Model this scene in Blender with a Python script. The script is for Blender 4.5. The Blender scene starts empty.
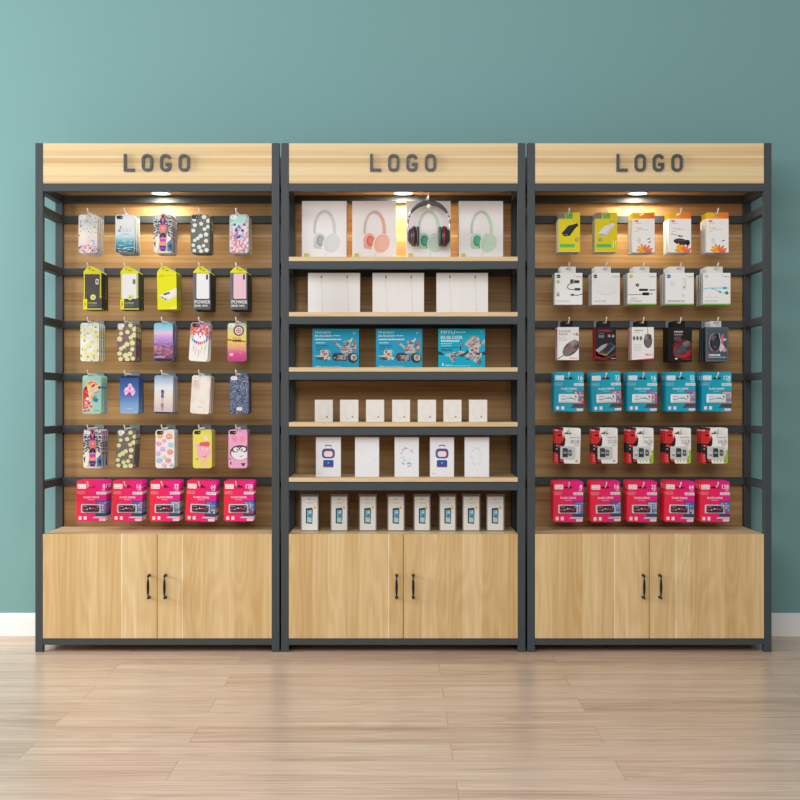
import bpy, math, random
from mathutils import Vector, Matrix
from mathutils.geometry import tessellate_polygon
C = bpy.context.scene.collection
PX = 250.0; D = 5.5; CZ = 252/PX
def XF(px, Y=0): return (px-400)*(1+Y/D)/PX
def ZF(py, Y=0): return CZ+(400-py)*(1+Y/D)/PX
rnd = random.Random(7)

def lin(c):
    r = []
    for v in c[:3]:
        v = v/255
        r.append(v/12.92 if v <= .04045 else ((v+.055)/1.055)**2.4)
    return (*r, 1.0)

# ------------------------------------------------------------------ materials
MATS = {}
def new_mat(name, rough=.5, col=None, metallic=0, spec=.5, coat=0, emit=None, es=0, trans=0):
    m = bpy.data.materials.new(name); m.use_nodes = True
    b = m.node_tree.nodes['Principled BSDF']
    b.inputs['Roughness'].default_value = rough
    b.inputs['Metallic'].default_value = metallic
    b.inputs['Specular IOR Level'].default_value = spec
    b.inputs['Coat Weight'].default_value = coat
    b.inputs['Coat Roughness'].default_value = .15
    b.inputs['Transmission Weight'].default_value = trans
    if col: b.inputs['Base Color'].default_value = lin(col)
    if emit:
        b.inputs['Emission Color'].default_value = lin(emit); b.inputs['Emission Strength'].default_value = es
    MATS[name] = m
    return m, m.node_tree.nodes, m.node_tree.links, b
for nm, rg, ct in (('print_paper', .55, .22), ('print_gloss', .38, .3)):
    m, n, l, b = new_mat(nm, rg, spec=ct)
    a = n.new('ShaderNodeAttribute'); a.attribute_name = 'Col'
    l.new(a.outputs['Color'], b.inputs['Base Color'])
m, n, l, b = new_mat('dark_metal', .55, (60, 67, 70), spec=.4)
tx = n.new('ShaderNodeTexNoise'); tx.inputs['Scale'].default_value = 900
bp = n.new('ShaderNodeBump'); bp.inputs['Strength'].default_value = .06; bp.inputs['Distance'].default_value = .001
l.new(tx.outputs['Fac'], bp.inputs['Height']); l.new(bp.outputs['Normal'], b.inputs['Normal'])
new_mat('letter_metal', .4, (50, 58, 64), spec=.5)
new_mat('handle_metal', .3, (30, 34, 40), metallic=.5)
new_mat('wire', .3, (222, 222, 220), metallic=.25)
new_mat('hook_plate', .35, (122, 138, 138))
new_mat('white_plastic', .3, (238, 238, 238))
new_mat('black_plastic', .35, (52, 54, 60))
new_mat('cushion', .7, (84, 86, 93))
new_mat('red_plastic', .35, (190, 25, 35))
new_mat('lens_black', .15, (12, 12, 16))
new_mat('lamp_lens', .4, (255, 250, 240), emit=(255, 244, 225), es=4)
new_mat('chrome', .25, (200, 200, 200), metallic=1)
new_mat('clear_tab', .2, (215, 220, 222), spec=.6)
new_mat('board_core', .6, (190, 155, 105))

def wood(name, axis, lo, hi, bands, seams=(), light=(226, 202, 160), dark=(197, 160, 106), line=(236, 218, 186), gs=1.0, rough=.45, grain=.55, ls=1.0, cath_k=.22):
    """planks across AXIS between lo and hi; bands = [(pos, tone)], seams = [pos]; grain runs along the other board axis"""
    m, n, l, b = new_mat(name, rough, spec=.35)
    tc = n.new('ShaderNodeTexCoord'); sp = n.new('ShaderNodeSeparateXYZ'); l.new(tc.outputs['Object'], sp.inputs[0])
    u = sp.outputs[axis]
    mp = n.new('ShaderNodeMapping'); l.new(tc.outputs['Object'], mp.inputs['Vector'])
    sc = [2.2*gs*ls]*3; sc['XYZ'.index(axis)] = 105*gs; mp.inputs['Scale'].default_value = sc
    nf = n.new('ShaderNodeTexNoise'); nf.inputs['Scale'].default_value = 1; nf.inputs['Detail'].default_value = 5; nf.inputs['Roughness'].default_value = .6
    l.new(mp.outputs[0], nf.inputs['Vector'])
    # cathedral figure
    mp2 = n.new('ShaderNodeMapping'); l.new(tc.outputs['Object'], mp2.inputs['Vector'])
    sc2 = [.9*gs*ls]*3; sc2['XYZ'.index(axis)] = 7*gs; mp2.inputs['Scale'].default_value = sc2
    n2 = n.new('ShaderNodeTexNoise'); n2.inputs['Scale'].default_value = 1.4; n2.inputs['Detail'].default_value = 1.2; l.new(mp2.outputs[0], n2.inputs['Vector'])
    mu = n.new('ShaderNodeMath'); mu.operation = 'MULTIPLY'; mu.inputs[1].default_value = 62; l.new(n2.outputs['Fac'], mu.inputs[0])
    sn = n.new('ShaderNodeMath'); sn.operation = 'SINE'; l.new(mu.outputs[0], sn.inputs[0])
    r = n.new('ShaderNodeMapRange'); r.inputs['From Min'].default_value = lo; r.inputs['From Max'].default_value = hi; l.new(u, r.inputs['Value'])
    cr = n.new('ShaderNodeValToRGB'); cr.color_ramp.interpolation = 'CONSTANT'
    bands = sorted(bands); W = hi-lo; ev = [(max(0, (p-lo)/W), t) for p, t in bands]
    for s in seams:
        f = (s-lo)/W
        prev = [t for p, t in ev if p <= f+1e-6][-1]
        ev = [(p, t) for p, t in ev if abs(p-f) > 1e-6] + [(f, -1)]
        nxt = [t for p, t in bands if (p-lo)/W <= f+1e-6][-1]
        ev.append((f+.0016/W, nxt))
    ev.sort()
    el = cr.color_ramp.elements
    while len(el) < len(ev): el.new(1)
    def g(t): return (1, 1, 1, 1) if t < 0 else (t*.8, t*.8, t*.8, 1)
    for i, (p, t) in enumerate(ev): el[i].position = min(1, p)
    for i, (p, t) in enumerate(ev): el[i].color = g(t)
    while len(el) > max(2, len(ev)): el.remove(el[-1])
    l.new(r.outputs[0], cr.inputs['Fac'])
    def mth(op, a, bb):
        k = n.new('ShaderNodeMath'); k.operation = op
        for i, v in enumerate((a, bb)):
            if isinstance(v, (int, float)): k.inputs[i].default_value = v
            else: l.new(v, k.inputs[i])
        return k.outputs[0]
    fine = mth('MULTIPLY', mth('SUBTRACT', nf.outputs['Fac'], .5), grain*2.0)
    cath = mth('MULTIPLY', sn.outputs[0], grain*cath_k)
    tone = mth('ADD', mth('ADD', cr.outputs['Color'], fine), cath)
    c2 = n.new('ShaderNodeValToRGB'); e = c2.color_ramp.elements
    e[0].position = -0.0; e[0].color = lin(dark); e[1].position = .8; e[1].color = lin(light)
    k = e.new(1.0); k.color = lin(line)
    l.new(tone, c2.inputs['Fac']); l.new(c2.outputs['Color'], b.inputs['Base Color'])
    bp = n.new('ShaderNodeBump'); bp.inputs['Strength'].default_value = .08; bp.inputs['Distance'].default_value = .001
    l.new(nf.outputs['Fac'], bp.inputs['Height']); l.new(bp.outputs['Normal'], b.inputs['Normal'])
    return m

# ------------------------------------------------------------------ mesh builder
class MB:
    def __init__(s): s.v = []; s.f = []; s.c = []; s.m = []; s.mats = []; s.smooth = []
    def mi(s, mat):
        if mat not in s.mats: s.mats.append(mat)
        return s.mats.index(mat)
    def face(s, pts, mat='print_paper', col=(200, 200, 200), cols=None, smooth=False):
        i = len(s.v); s.v += [tuple(p) for p in pts]; s.f.append(tuple(range(i, i+len(pts))))
        s.c.append([lin(q) for q in cols] if cols else [lin(col)]*len(pts)); s.m.append(s.mi(mat)); s.smooth.append(smooth)
    def mesh_faces(s, vs, fs, mat, col=(200, 200, 200), smooth=False):
        i = len(s.v); s.v += [tuple(p) for p in vs]; k = s.mi(mat); c = lin(col)
        for f in fs: s.f.append(tuple(i+j for j in f)); s.c.append([c]*len(f)); s.m.append(k); s.smooth.append(smooth)
    def box(s, x0, x1, y0, y1, z0, z1, mat='print_paper', col=(200, 200, 200)):
        vs = [(x, y, z) for x in (x0, x1) for y in (y0, y1) for z in (z0, z1)]
        s.mesh_faces(vs, [(0, 1, 3, 2), (4, 6, 7, 5), (0, 4, 5, 1), (2, 3, 7, 6), (0, 2, 6, 4), (1, 5, 7, 3)], mat, col)
    def slab(s, loops, y0, y1, mat, col, side=None, back=None, cham=0):
        """outline(s) in x,z given front at y0 to y1; first loop outer (ccw seen from the front), the rest holes"""
        L3 = [[Vector((p[0], p[1], 0)) for p in lp] for lp in loops]
        tri = tessellate_polygon(L3); flat = [p for lp in loops for p in lp]
        gc = col if callable(col) else (lambda x, z: col)
        for t in tri:
            a, b, c = (flat[i] for i in t)
            ar = (b[0]-a[0])*(c[1]-a[1])-(b[1]-a[1])*(c[0]-a[0])
            if ar < 0: t = (t[0], t[2], t[1])
            P = [flat[i] for i in t]
            s.face([(p[0], y0, p[1]) for p in P], mat, cols=[gc(*p) for p in P])
            bk = back or side
            s.face([(p[0], y1, p[1]) for p in reversed(P)], mat, cols=[(bk or gc(*p)) for p in reversed(P)])
        for lp in loops:
            n = len(lp)
            for i in range(n):
                p, q = lp[i], lp[(i+1) % n]
                cc = side
                s.face([(p[0], y0, p[1]), (p[0], y1, p[1]), (q[0], y1, q[1]), (q[0], y0, q[1])], mat,
                       cols=[cc or gc(*p)]*2+[cc or gc(*q)]*2)
    def tube(s, pts, r, mat, col=(200, 200, 200), n=10, cap=True):
        pts = [Vector(p) for p in pts]; rs = r if isinstance(r, (list, tuple)) else [r]*len(pts)
        vs = []; fs = []
        up = None
        for i, p in enumerate(pts):
            t = (pts[min(i+1, len(pts)-1)]-pts[max(i-1, 0)]).normalized()
            if up is None: up = t.orthogonal().normalized()
            up = (up-t*up.dot(t)).normalized(); w = t.cross(up)
            for k in range(n):
                a = 2*math.pi*k/n; vs.append(p+(up*math.cos(a)+w*math.sin(a))*rs[i])
        for i in range(len(pts)-1):
            for k in range(n): fs.append((i*n+k, i*n+(k+1) % n, (i+1)*n+(k+1) % n, (i+1)*n+k))
        if cap: fs.append(tuple(range(n-1, -1, -1))); fs.append(tuple((len(pts)-1)*n+k for k in range(n)))
        s.mesh_faces(vs, fs, mat, col, True)
    def lathe(s, prof, mat, col=(200, 200, 200), n=24, ax='Z', at=(0, 0, 0), smooth=True):
        vs = []; fs = []
        for r, h in prof:
            for k in range(n):
                a = 2*math.pi*k/n; x, y = r*math.cos(a), r*math.sin(a)
                p = (x, y, h) if ax == 'Z' else ((h, x, y) if ax == 'X' else (y, h, x))
                vs.append(tuple(p[i]+at[i] for i in range(3)))
        for i in range(len(prof)-1):
            for k in range(n): fs.append((i*n+k, i*n+(k+1) % n, (i+1)*n+(k+1) % n, (i+1)*n+k))
        fs.append(tuple(range(n-1, -1, -1))); fs.append(tuple((len(prof)-1)*n+k for k in range(n)))
        s.mesh_faces(vs, fs, mat, col, smooth)
    def mesh(s, name):
        me = bpy.data.meshes.new(name); me.from_pydata(s.v, [], s.f)
        for x in s.mats: me.materials.append(MATS[x])
        me.polygons.foreach_set('material_index', s.m); me.polygons.foreach_set('use_smooth', s.smooth)
        at = me.color_attributes.new('Col', 'FLOAT_COLOR', 'CORNER')
        at.data.foreach_set('color', [x for fc in s.c for q in fc for x in q])
        me.update(); return me
    def build(s, name, parent=None, bevel=0, loc=None):
        o = bpy.data.objects.new(name, s.mesh(name)); C.objects.link(o)
        if parent: o.parent = parent
        if loc: o.location = loc
        if bevel:
            md = o.modifiers.new('bevel', 'BEVEL'); md.width = bevel; md.segments = 2; md.limit_method = 'ANGLE'
        return o

def tag(o, label=None, cat=None, group=None, kind=None):
    for k, v in (('label', label), ('category', cat), ('group', group), ('kind', kind)):
        if v: o[k] = v
    return o
def empty(name, loc, label, cat, group=None, ry=0, rz=0):
    o = bpy.data.objects.new(name, None); C.objects.link(o); o.location = loc; o.rotation_euler = (0, ry, rz); o.empty_display_size = .05
    return tag(o, label, cat, group)

# ------------------------------------------------------------------ 2-D print helpers (mm, x right, z up)
def ell(cx, cy, rx, ry=None, n=18, rot=0, a0=0, a1=360):
    ry = ry or rx; ca, sa = math.cos(math.radians(rot)), math.sin(math.radians(rot)); out = []
    full = (a1-a0) >= 360; k = n if full else n+1
    for i in range(k):
        a = math.radians(a0+(a1-a0)*i/n); x, y = rx*math.cos(a), ry*math.sin(a); out.append((cx+x*ca-y*sa, cy+x*sa+y*ca))
    return out
def rrect(x0, z0, x1, z1, r=0, n=5):
    if r <= 0: return [(x0, z0), (x1, z0), (x1, z1), (x0, z1)]
    out = []
    for cx, cy, a in ((x1-r, z0+r, -90), (x1-r, z1-r, 0), (x0+r, z1-r, 90), (x0+r, z0+r, 180)):
        for i in range(n+1): t = math.radians(a+90*i/n); out.append((cx+r*math.cos(t), cy+r*math.sin(t)))
    return out
def stroke(pts, w, closed=False):
    """ribbon along pts; returns list of loops"""
    n = len(pts); L = []; R = []
    for i in range(n):
        p = Vector(pts[i])
        a = Vector(pts[i-1]) if (i > 0 or closed) else None; b = Vector(pts[(i+1) % n]) if (i < n-1 or closed) else None
        d1 = (p-a).normalized() if a is not None else None; d2 = (b-p).normalized() if b is not None else None
        if d1 is None: d1 = d2
        if d2 is None: d2 = d1
        n1 = Vector((-d1.y, d1.x)); n2 = Vector((-d2.y, d2.x)); m = (n1+n2)
        m = m.normalized() if m.length > 1e-6 else n1
        k = w/2/max(.35, m.dot(n1)); L.append(tuple(p+m*k)); R.append(tuple(p-m*k))
    return [R, L] if closed else [R+L[::-1]]
def clip(poly, cp):
    out = list(poly)
    for i in range(len(cp)):
        a, b = cp[i], cp[(i+1) % len(cp)]
        if not out: return out
        inp = out; out = []
        def side(p): return (b[0]-a[0])*(p[1]-a[1])-(b[1]-a[1])*(p[0]-a[0])
        for j in range(len(inp)):
            p, q = inp[j-1], inp[j]; sp, sq = side(p), side(q)
            if (sp >= 0) != (sq >= 0):
                t = sp/(sp-sq); out.append((p[0]+(q[0]-p[0])*t, p[1]+(q[1]-p[1])*t))
            if sq >= 0: out.append(q)
    return out
_TX = {}
def text_geo(body):
    if body not in _TX:
        cu = bpy.data.curves.new('t', 'FONT'); cu.body = body; cu.resolution_u = 2
        ob = bpy.data.objects.new('t', cu)
        me = bpy.data.meshes.new_from_object(ob)
        vs = [(v.co.x, v.co.y) for v in me.vertices]; fs = [tuple(p.vertices) for p in me.polygons]
        xs = [v[0] for v in vs]; ys = [v[1] for v in vs]
        _TX[body] = (vs, fs, min(xs), max(xs), min(ys), max(ys))
        bpy.data.meshes.remove(me); bpy.data.objects.remove(ob); bpy.data.curves.remove(cu)
    return _TX[body]
class Art:
    """flat print on the front face (y = y0) of a part; coordinates in mm from the face's lower left corner"""
    def __init__(s, mb, ox, oz, y0, mat, cliploop=None):
        s.mb = mb; s.ox = ox; s.oz = oz; s.y = y0-.0001; s.mat = mat; s.cl = cliploop
    def poly(s, pts, col, nc=False, step=True):
        if s.cl and not nc:
            ar = sum(pts[i-1][0]*pts[i][1]-pts[i][0]*pts[i-1][1] for i in range(len(pts)))
            if ar < 0: pts = pts[::-1]
            pts = clip(pts, s.cl)
        if len(pts) < 3: return
        ar = sum(pts[i-1][0]*pts[i][1]-pts[i][0]*pts[i-1][1] for i in range(len(pts)))
        if ar < 0: pts = pts[::-1]
        gc = col if callable(col) else (lambda x, z: col)
        s.mb.face([(s.ox+p[0]/1000, s.y, s.oz+p[1]/1000) for p in pts], s.mat, cols=[gc(*p) for p in pts])
        if step: s.y -= .00002
    def rect(s, x0, z0, x1, z1, c, r=0): s.poly(rrect(x0, z0, x1, z1, r), c)
    def ell(s, cx, cz, rx, c, rz=None, rot=0, a0=0, a1=360): s.poly(ell(cx, cz, rx, rz, rot=rot, a0=a0, a1=a1), c)
    def line(s, pts, w, c):
        for i in range(len(pts)-1):
            (q,) = stroke(pts[i:i+2], w); s.poly(q, c, step=False)
        s.y -= .00002
    def ring(s, cx, cz, r, w, c, rz=None, a0=0, a1=360, n=22, rot=0):
        e = ell(cx, cz, r, rz, n=n, a0=a0, a1=a1, rot=rot); s.line(e+([e[0]] if a1-a0 >= 360 else []), w, c)
    def grid(s, x0, z0, x1, z1, nx, nz, fn):
        for i in range(nx):
            for j in range(nz):
                X0, X1 = x0+(x1-x0)*i/nx, x0+(x1-x0)*(i+1)/nx; Z0, Z1 = z0+(z1-z0)*j/nz, z0+(z1-z0)*(j+1)/nz
                s.poly([(X0, Z0), (X1, Z0), (X1, Z1), (X0, Z1)], fn, step=False)
        s.y -= .00002
    def text(s, body, x0, z0, x1, z1, c, bold=0):
        vs, fs, ax, bx, ay, by = text_geo(body)
        sx = (x1-x0)/(bx-ax); sz = (z1-z0)/(by-ay)
        for dx in ((0, bold) if bold else (0,)):
            V = [(s.ox+(x0+dx+(v[0]-ax)*sx)/1000, s.y, s.oz+(z0+(v[1]-ay)*sz)/1000) for v in vs]
            s.mb.mesh_faces(V, fs, s.mat, c); s.y -= .00002
    def tlines(s, x0, x1, zs, h, c, rg):
        for z in zs:
            x = x0
            while x < x1-2:
                w = rg.uniform(3, 9); s.poly(rrect(x, z, min(x+w, x1), z+h), c, step=False); x += w+1.6
        s.y -= .00002
# ------------------------------------------------------------------ setting
def new_wall():
    m, n, l, b = new_mat('wall_paint', .55, (118, 161, 161), spec=.3)
    t = n.new('ShaderNodeTexNoise'); t.inputs['Scale'].default_value = 260; t.inputs['Detail'].default_value = 3
    p = n.new('ShaderNodeBump'); p.inputs['Strength'].default_value = .1; p.inputs['Distance'].default_value = .001
    l.new(t.outputs['Fac'], p.inputs['Height']); l.new(p.outputs['Normal'], b.inputs['Normal'])
new_wall()
new_mat('skirting_paint', .4, (244, 244, 244))
def floor_mat():
    m, n, l, b = new_mat('floor_wood', .28, spec=.5)
    tc = n.new('ShaderNodeTexCoord')
    br = n.new('ShaderNodeTexBrick'); br.offset = .37; br.offset_frequency = 2
    mp = n.new('ShaderNodeMapping'); mp.inputs['Location'].default_value = (.62, .055, 0); l.new(tc.outputs['Object'], mp.inputs[0]); l.new(mp.outputs[0], br.inputs['Vector'])
    br.inputs['Scale'].default_value = 1; br.inputs['Brick Width'].default_value = 1.22; br.inputs['Row Height'].default_value = .2
    br.inputs['Mortar Size'].default_value = .0016; br.inputs['Mortar Smooth'].default_value = .1; br.inputs['Bias'].default_value = 0
    br.inputs['Color1'].default_value = (0, 0, 0, 1); br.inputs['Color2'].default_value = (1, 1, 1, 1); br.inputs['Mortar'].default_value = (.5, .5, .5, 1)
    # per-plank shift of the grain
    off = n.new('ShaderNodeVectorMath'); off.operation = 'MULTIPLY_ADD'; l.new(br.outputs['Color'], off.inputs[0]); off.inputs[1].default_value = (7, 3, 0); l.new(tc.outputs['Object'], off.inputs[2])
    def tex(scale, detail, sc, rough=.6, dist=0):
        k = n.new('ShaderNodeMapping'); k.inputs['Scale'].default_value = scale; l.new(off.outputs[0], k.inputs[0])
        t = n.new('ShaderNodeTexNoise'); t.inputs['Scale'].default_value = sc; t.inputs['Detail'].default_value = detail; t.inputs['Roughness'].default_value = rough
        t.inputs['Distortion'].default_value = dist
        l.new(k.outputs[0], t.inputs['Vector']); return t.outputs['Fac']
    def mth(op, a, bb):
        k = n.new('ShaderNodeMath'); k.operation = op
        for i, v in enumerate((a, bb)):
            if isinstance(v, (int, float)): k.inputs[i].default_value = v
            else: l.new(v, k.inputs[i])
        return k.outputs[0]
    fine = tex((1.6, 75, 1), 5, 1); broad = tex((.8, 11, 1), 2, 1); fig = tex((1.1, 9, 1), 1, 1)
    rings = mth('MULTIPLY', mth('SINE', mth('MULTIPLY', fig, 70), 0), .10)
    v = mth('ADD', mth('MULTIPLY', mth('SUBTRACT', fine, .5), 1.7), mth('MULTIPLY', mth('SUBTRACT', broad, .5), 1.0))
    sp = n.new('ShaderNodeSeparateColor'); l.new(br.outputs['Color'], sp.inputs[0])
    v = mth('ADD', mth('ADD', v, rings), mth('MULTIPLY_ADD' if False else 'MULTIPLY', mth('SUBTRACT', sp.outputs[0], .5), .3))
    v = mth('ADD', v, .5)
    cr = n.new('ShaderNodeValToRGB'); e = cr.color_ramp.elements
    e[0].position = 0; e[0].color = lin((182, 150, 128)); e[1].position = 1; e[1].color = lin((238, 216, 196))
    k = e.new(.5); k.color = lin((219, 191, 168))
    l.new(v, cr.inputs['Fac'])
    mx = n.new('ShaderNodeMix'); mx.data_type = 'RGBA'; mx.inputs[7].default_value = lin((140, 108, 85))
    l.new(mth('MULTIPLY', br.outputs['Fac'], .4), mx.inputs[0]); l.new(cr.outputs['Color'], mx.inputs[6]); l.new(mx.outputs[2], b.inputs['Base Color'])
    bp = n.new('ShaderNodeBump'); bp.inputs['Strength'].default_value = .12; bp.inputs['Distance'].default_value = .001
    l.new(v, bp.inputs['Height']); l.new(bp.outputs['Normal'], b.inputs['Normal'])
floor_mat()
WALLY = .377
b = MB(); b.box(-6, 6, WALLY, WALLY+.12, 0, 3.2, 'wall_paint'); tag(b.build('wall_back'), 'plain teal painted wall behind the three cabinets', kind='structure')
b = MB(); b.box(-6, 6, -7, WALLY, -.06, 0, 'floor_wood'); tag(b.build('floor'), 'pale oak plank floor', kind='structure')
b = MB(); b.box(-6, 6, WALLY-.013, WALLY, 0, .082, 'skirting_paint'); b.box(-6, 6, WALLY-.010, WALLY, .082, .090, 'skirting_paint'); b.box(-6, 6, WALLY-.007, WALLY, .090, .0985, 'skirting_paint')
tag(b.build('baseboard_back', bevel=.0015), 'white moulded baseboard along the teal wall', kind='structure')

# ------------------------------------------------------------------ cabinets
HW = .4884; PW = .0305
RC = [208.8, 264.3, 319.8, 375.7, 430.7, 485.7]
BT = [256.7, 312, 367.3, 422.2, 477.5]
def Z(py): return (652-py)/PX
def U(px, cx): return (px-cx)/PX      # unit-local x of a front-plane pixel
def letters(par, cx):
    H = Z(154.3); L = Z(171.8); w = 2.55/PX
    def put(loops):
        mb = MB(); mb.slab(loops, -.012, .004, 'letter_metal', (60, 66, 72), side=(60, 66, 72)); mb.build('letter', par, bevel=.0008)
    def P(x, y): return ((x-cx)/PX, Z(y))
    o = cx-157.3
    def oval(x0, x1):
        a, b_, c, d = x0+1.5, x1-1.5, 155.8, 170.3
        k = 3.5
        pts = []
        for ccx, ccy, st in ((b_-k, c+k*1.1, 0), (a+k, c+k*1.1, 90), (a+k, d-k*1.1, 180), (b_-k, d-k*1.1, 270)):
            for i in range(6): t = math.radians(st+90*i/5); pts.append(P(ccx+k*math.cos(t)+o, ccy-k*1.1*math.sin(t)))
        return pts
    put(stroke([P(125.4+o, 154.3), P(125.4+o, 170.3), P(135+o, 170.3)], w))
    put(stroke(oval(141.9, 153.5), w, True))
    g = oval(160.2, 171.7)
    gp = g[1:][:]      # right shoulder, over the top, down the left and round the bottom
    put(stroke(gp+[P(170.2+o, 164.4), P(165.8+o, 164.4)], w))
    put(stroke(oval(178.7, 190.2), w, True))
def sign_bands():
    pos = [(143, .85), (148, .62), (156.8, .35), (160, .75), (163, .55), (171, .9), (174, .7), (178, .85), (181, .45)]
    return [(-Z(p), t) for p, t in pos]
def cabinet(cx, kind, label, doorstops, lampx, dtone):
    X0 = (cx-400)/PX
    root = empty('display_cabinet', (X0, 0, 0), label, 'display cabinet', 'wood and dark metal display cabinets')
    M = 'dark_metal'
    top = Z(143)
    for sx in (-1, 1):
        for yy in (0, .32):
            p = MB(); a, b_ = sorted((sx*HW, sx*(HW-PW))); p.box(a, b_, yy, yy+.03, .002, top, M)
            o = p.build('post', root, bevel=.001)
            f = MB(); f.box(a+.001, b_-.001, yy+.001, yy+.029, 0, .002, 'black_plastic'); f.build('foot_pad', o)
    xi = HW-PW-.0002
    def rail(name, x0, x1, y0, y1, zc, h=.0305, mat=M):
        q = MB(); q.box(x0, x1, y0, y1, zc-h/2, zc+h/2, mat); return q.build(name, root, bevel=.0008)
    rail('top_beam', -xi, xi, 0, .03, Z(187.4)); rail('rear_beam', -xi, xi, .32, .35, Z(187.4))
    rail('bottom_beam', -xi, xi, 0, .03, Z(641.8), .025); rail('rear_bottom_beam', -xi, xi, .32, .35, Z(641.8), .025)
    zs = RC if kind != 'shelf' else [Z_ for Z_ in (265, 320.3, 376, 431.2, 486.6)]
    side_zs = [187.4]+list(zs)+[641.8]
    for z in side_zs:
        for sx in (-1, 1):
            a, b_ = sorted((sx*HW, sx*(HW-PW))); q = MB(); h = .025 if z > 600 else .0305
            q.box(a+.0005, b_-.0005, .0302, .3198, Z(z)-h/2, Z(z)+h/2, M); q.build('side_rail', root)
    for z in zs: rail('rear_rail', -xi, xi, .32, .35, Z(z))
    if kind == 'shelf':
        for k, z in enumerate(zs):
            rail('shelf_beam', -xi, xi, 0, .03, Z(z)+.0005, .031)
            s = MB(); s.box(-xi, xi, 0, .3195, Z(BT[k]+4.5)+.0004, Z(BT[k]), 'shelf_wood'); s.build('shelf', root, bevel=.0008)
    q = MB(); q.box(-xi-.004, xi+.004, .3505, .3565, Z(641), top-.003, 'back_wood'); q.build('back_panel', root)
    q = MB(); q.box(-xi, xi, .001, .018, Z(183.4), top-.001, 'sign_wood'); sg = q.build('sign_board', root, bevel=.0006)
    letters(sg, cx)
    q = MB(); q.box(-xi, xi, .0185, .3195, Z(183.2), Z(183.2)+.012, 'top_wood'); ce = q.build('top_panel', root)
    q = MB(); q.lathe([(.030, -.0022), (.041, -.003), (.0435, -.002), (.0435, 0), (.03, .0)], 'white_plastic', at=(lampx, .258, Z(183.2)-.0003))
    dl = q.build('downlight', root)
    q = MB(); q.lathe([(.001, -.0042), (.022, -.004), (.034, -.0034), (.036, -.0030)], 'lamp_lens', at=(lampx, .258, Z(183.2)-.0003)); q.build('lens', dl)
    # cupboard
    q = MB(); t = .016; zb, zt = Z(638.5), Z(534)
    q.box(-xi, xi, .019, .3195, zt-t, zt-.0002, 'cup_top'); q.build('cupboard_top', root, bevel=.0006)
    for sx in (-1, 1):
        q = MB(); a, b_ = sorted((sx*xi, sx*(xi-t))); q.box(a, b_, .019, .3195, zb+t+.0003, zt-t-.0003, 'cup_top'); q.build('cupboard_side', root)
    q = MB(); q.box(-xi, xi, .019, .3195, zb, zb+t, 'cup_top'); q.build('cupboard_floor', root)
    gap = doorstops[1]
    for k, (a, b_) in enumerate(((-xi, U(gap, cx)-.0012), (U(gap, cx)+.0012, xi))):
        q = MB(); q.box(a, b_, 0, .018, zb+.0005, zt, dtone); dr = q.build('door', root, bevel=.0008)
        hx = U(doorstops[0] if k == 0 else doorstops[2], cx); z1, z0 = Z(575.2), Z(597.1); y = -.031
        h = MB()
        for z in (z0, z1):
            h.lathe([(.0062, 0), (.0062, -.004), (.0035, -.008), (.0033, -.026), (.0042, -.031), (.004, -.035), (.001, -.036)], 'handle_metal', ax='Y', at=(hx, -.0001, z), n=16)
        zz = [z0, z0+.010, z0+.015, z0+.0165, z0+.019, z0+.027, (z0+z1)/2, z1-.027, z1-.019, z1-.0165, z1-.015, z1-.010, z1]
        rr = [.0024, .0026, .003, .0046, .0042, .0048, .0056, .0048, .0042, .0046, .003, .0026, .0024]
        h.tube([(hx, y, z) for z in zz], rr, 'handle_metal', n=14)
        h.build('handle', dr)
    return root

wood('shelf_wood', 'Z', 0, 2, [(0, .6)], gs=1, light=(226, 200, 158), dark=(206, 174, 126))
wood('top_wood', 'Y', 0, .35, [(0, .3), (.1, .5), (.2, .2)], light=(214, 176, 122), dark=(180, 136, 84))
wood('cup_top', 'Y', 0, .35, [(0, .55), (.06, .3), (.12, .7), (.2, .4), (.27, .7)], seams=(.12,), light=(248, 222, 176), dark=(232, 198, 148))
wood('back_wood', 'Z', .1, 2.1, [(.1, .5)]+[(Z(p), t) for p, t in ((522, .7), (508, .35), (490, .55), (470, .75), (455, .4), (437, .25), (420, .7), (402, .3), (385, .55), (362, .25), (345, .7), (328, .4), (310, .6), (299, .3), (286, .6), (270, .35), (255, .7), (247, .45), (231, .75), (222, .3), (208, .55), (196, .4))],
     seams=[Z(343.5), Z(227), Z(399)], light=(208, 168, 112), dark=(164, 120, 70), line=(218, 190, 150), grain=.6, ls=.35, cath_k=.12)
wood('sign_wood', 'Z', Z(184), Z(142), sorted([(Z(184), .45), (Z(181.5), .85), (Z(178), .7), (Z(175), .85), (Z(171), .55), (Z(166), .7), (Z(163), .35), (Z(158.5), .85), (Z(156), .6), (Z(150), .75), (Z(146), .85)]),
     seams=[Z(156.6), Z(171.1)], light=(230, 206, 160), dark=(194, 152, 88), grain=.4, ls=.3, cath_k=.1)
def door_wood(nm, cx, edges, seams):
    wood(nm, 'X', -HW, HW, [(-HW, edges[0][1])]+[(U(p, cx), t) for p, t in edges[1:]], seams=[U(p, cx) for p in seams],
         light=(226, 198, 148), dark=(196, 156, 96), line=(240, 222, 190), grain=.42)
door_wood('door_wood_a', 157.3, [(43, .5), (58, .35), (75, .55), (88, .75), (97, .55), (110, .45), (121, .85), (138, .7), (150, .5), (157.2, .6), (166, .75), (182, .45), (196, .6), (214, .8), (233, .5), (250, .4), (262, .65)], (88, 121, 182, 214))
door_wood('door_wood_b', 403.3, [(289, .6), (294, .35), (312, .6), (327, .8), (345, .5), (358, .7), (388, .45), (403.3, .5), (421, .75), (437, .55), (452, .45), (462, .85), (482, .4), (498, .55), (508, .3)], (294, 388, 421, 482))
door_wood('door_wood_c', 649.5, [(536, .75), (552, .5), (565, .35), (582, .8), (600, .55), (614, .8), (640, .55), (649.3, .6), (675, .85), (690, .5), (708, .7), (724, .35), (738, .55), (752, .75)], (582, 614, 675, 708))
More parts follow.
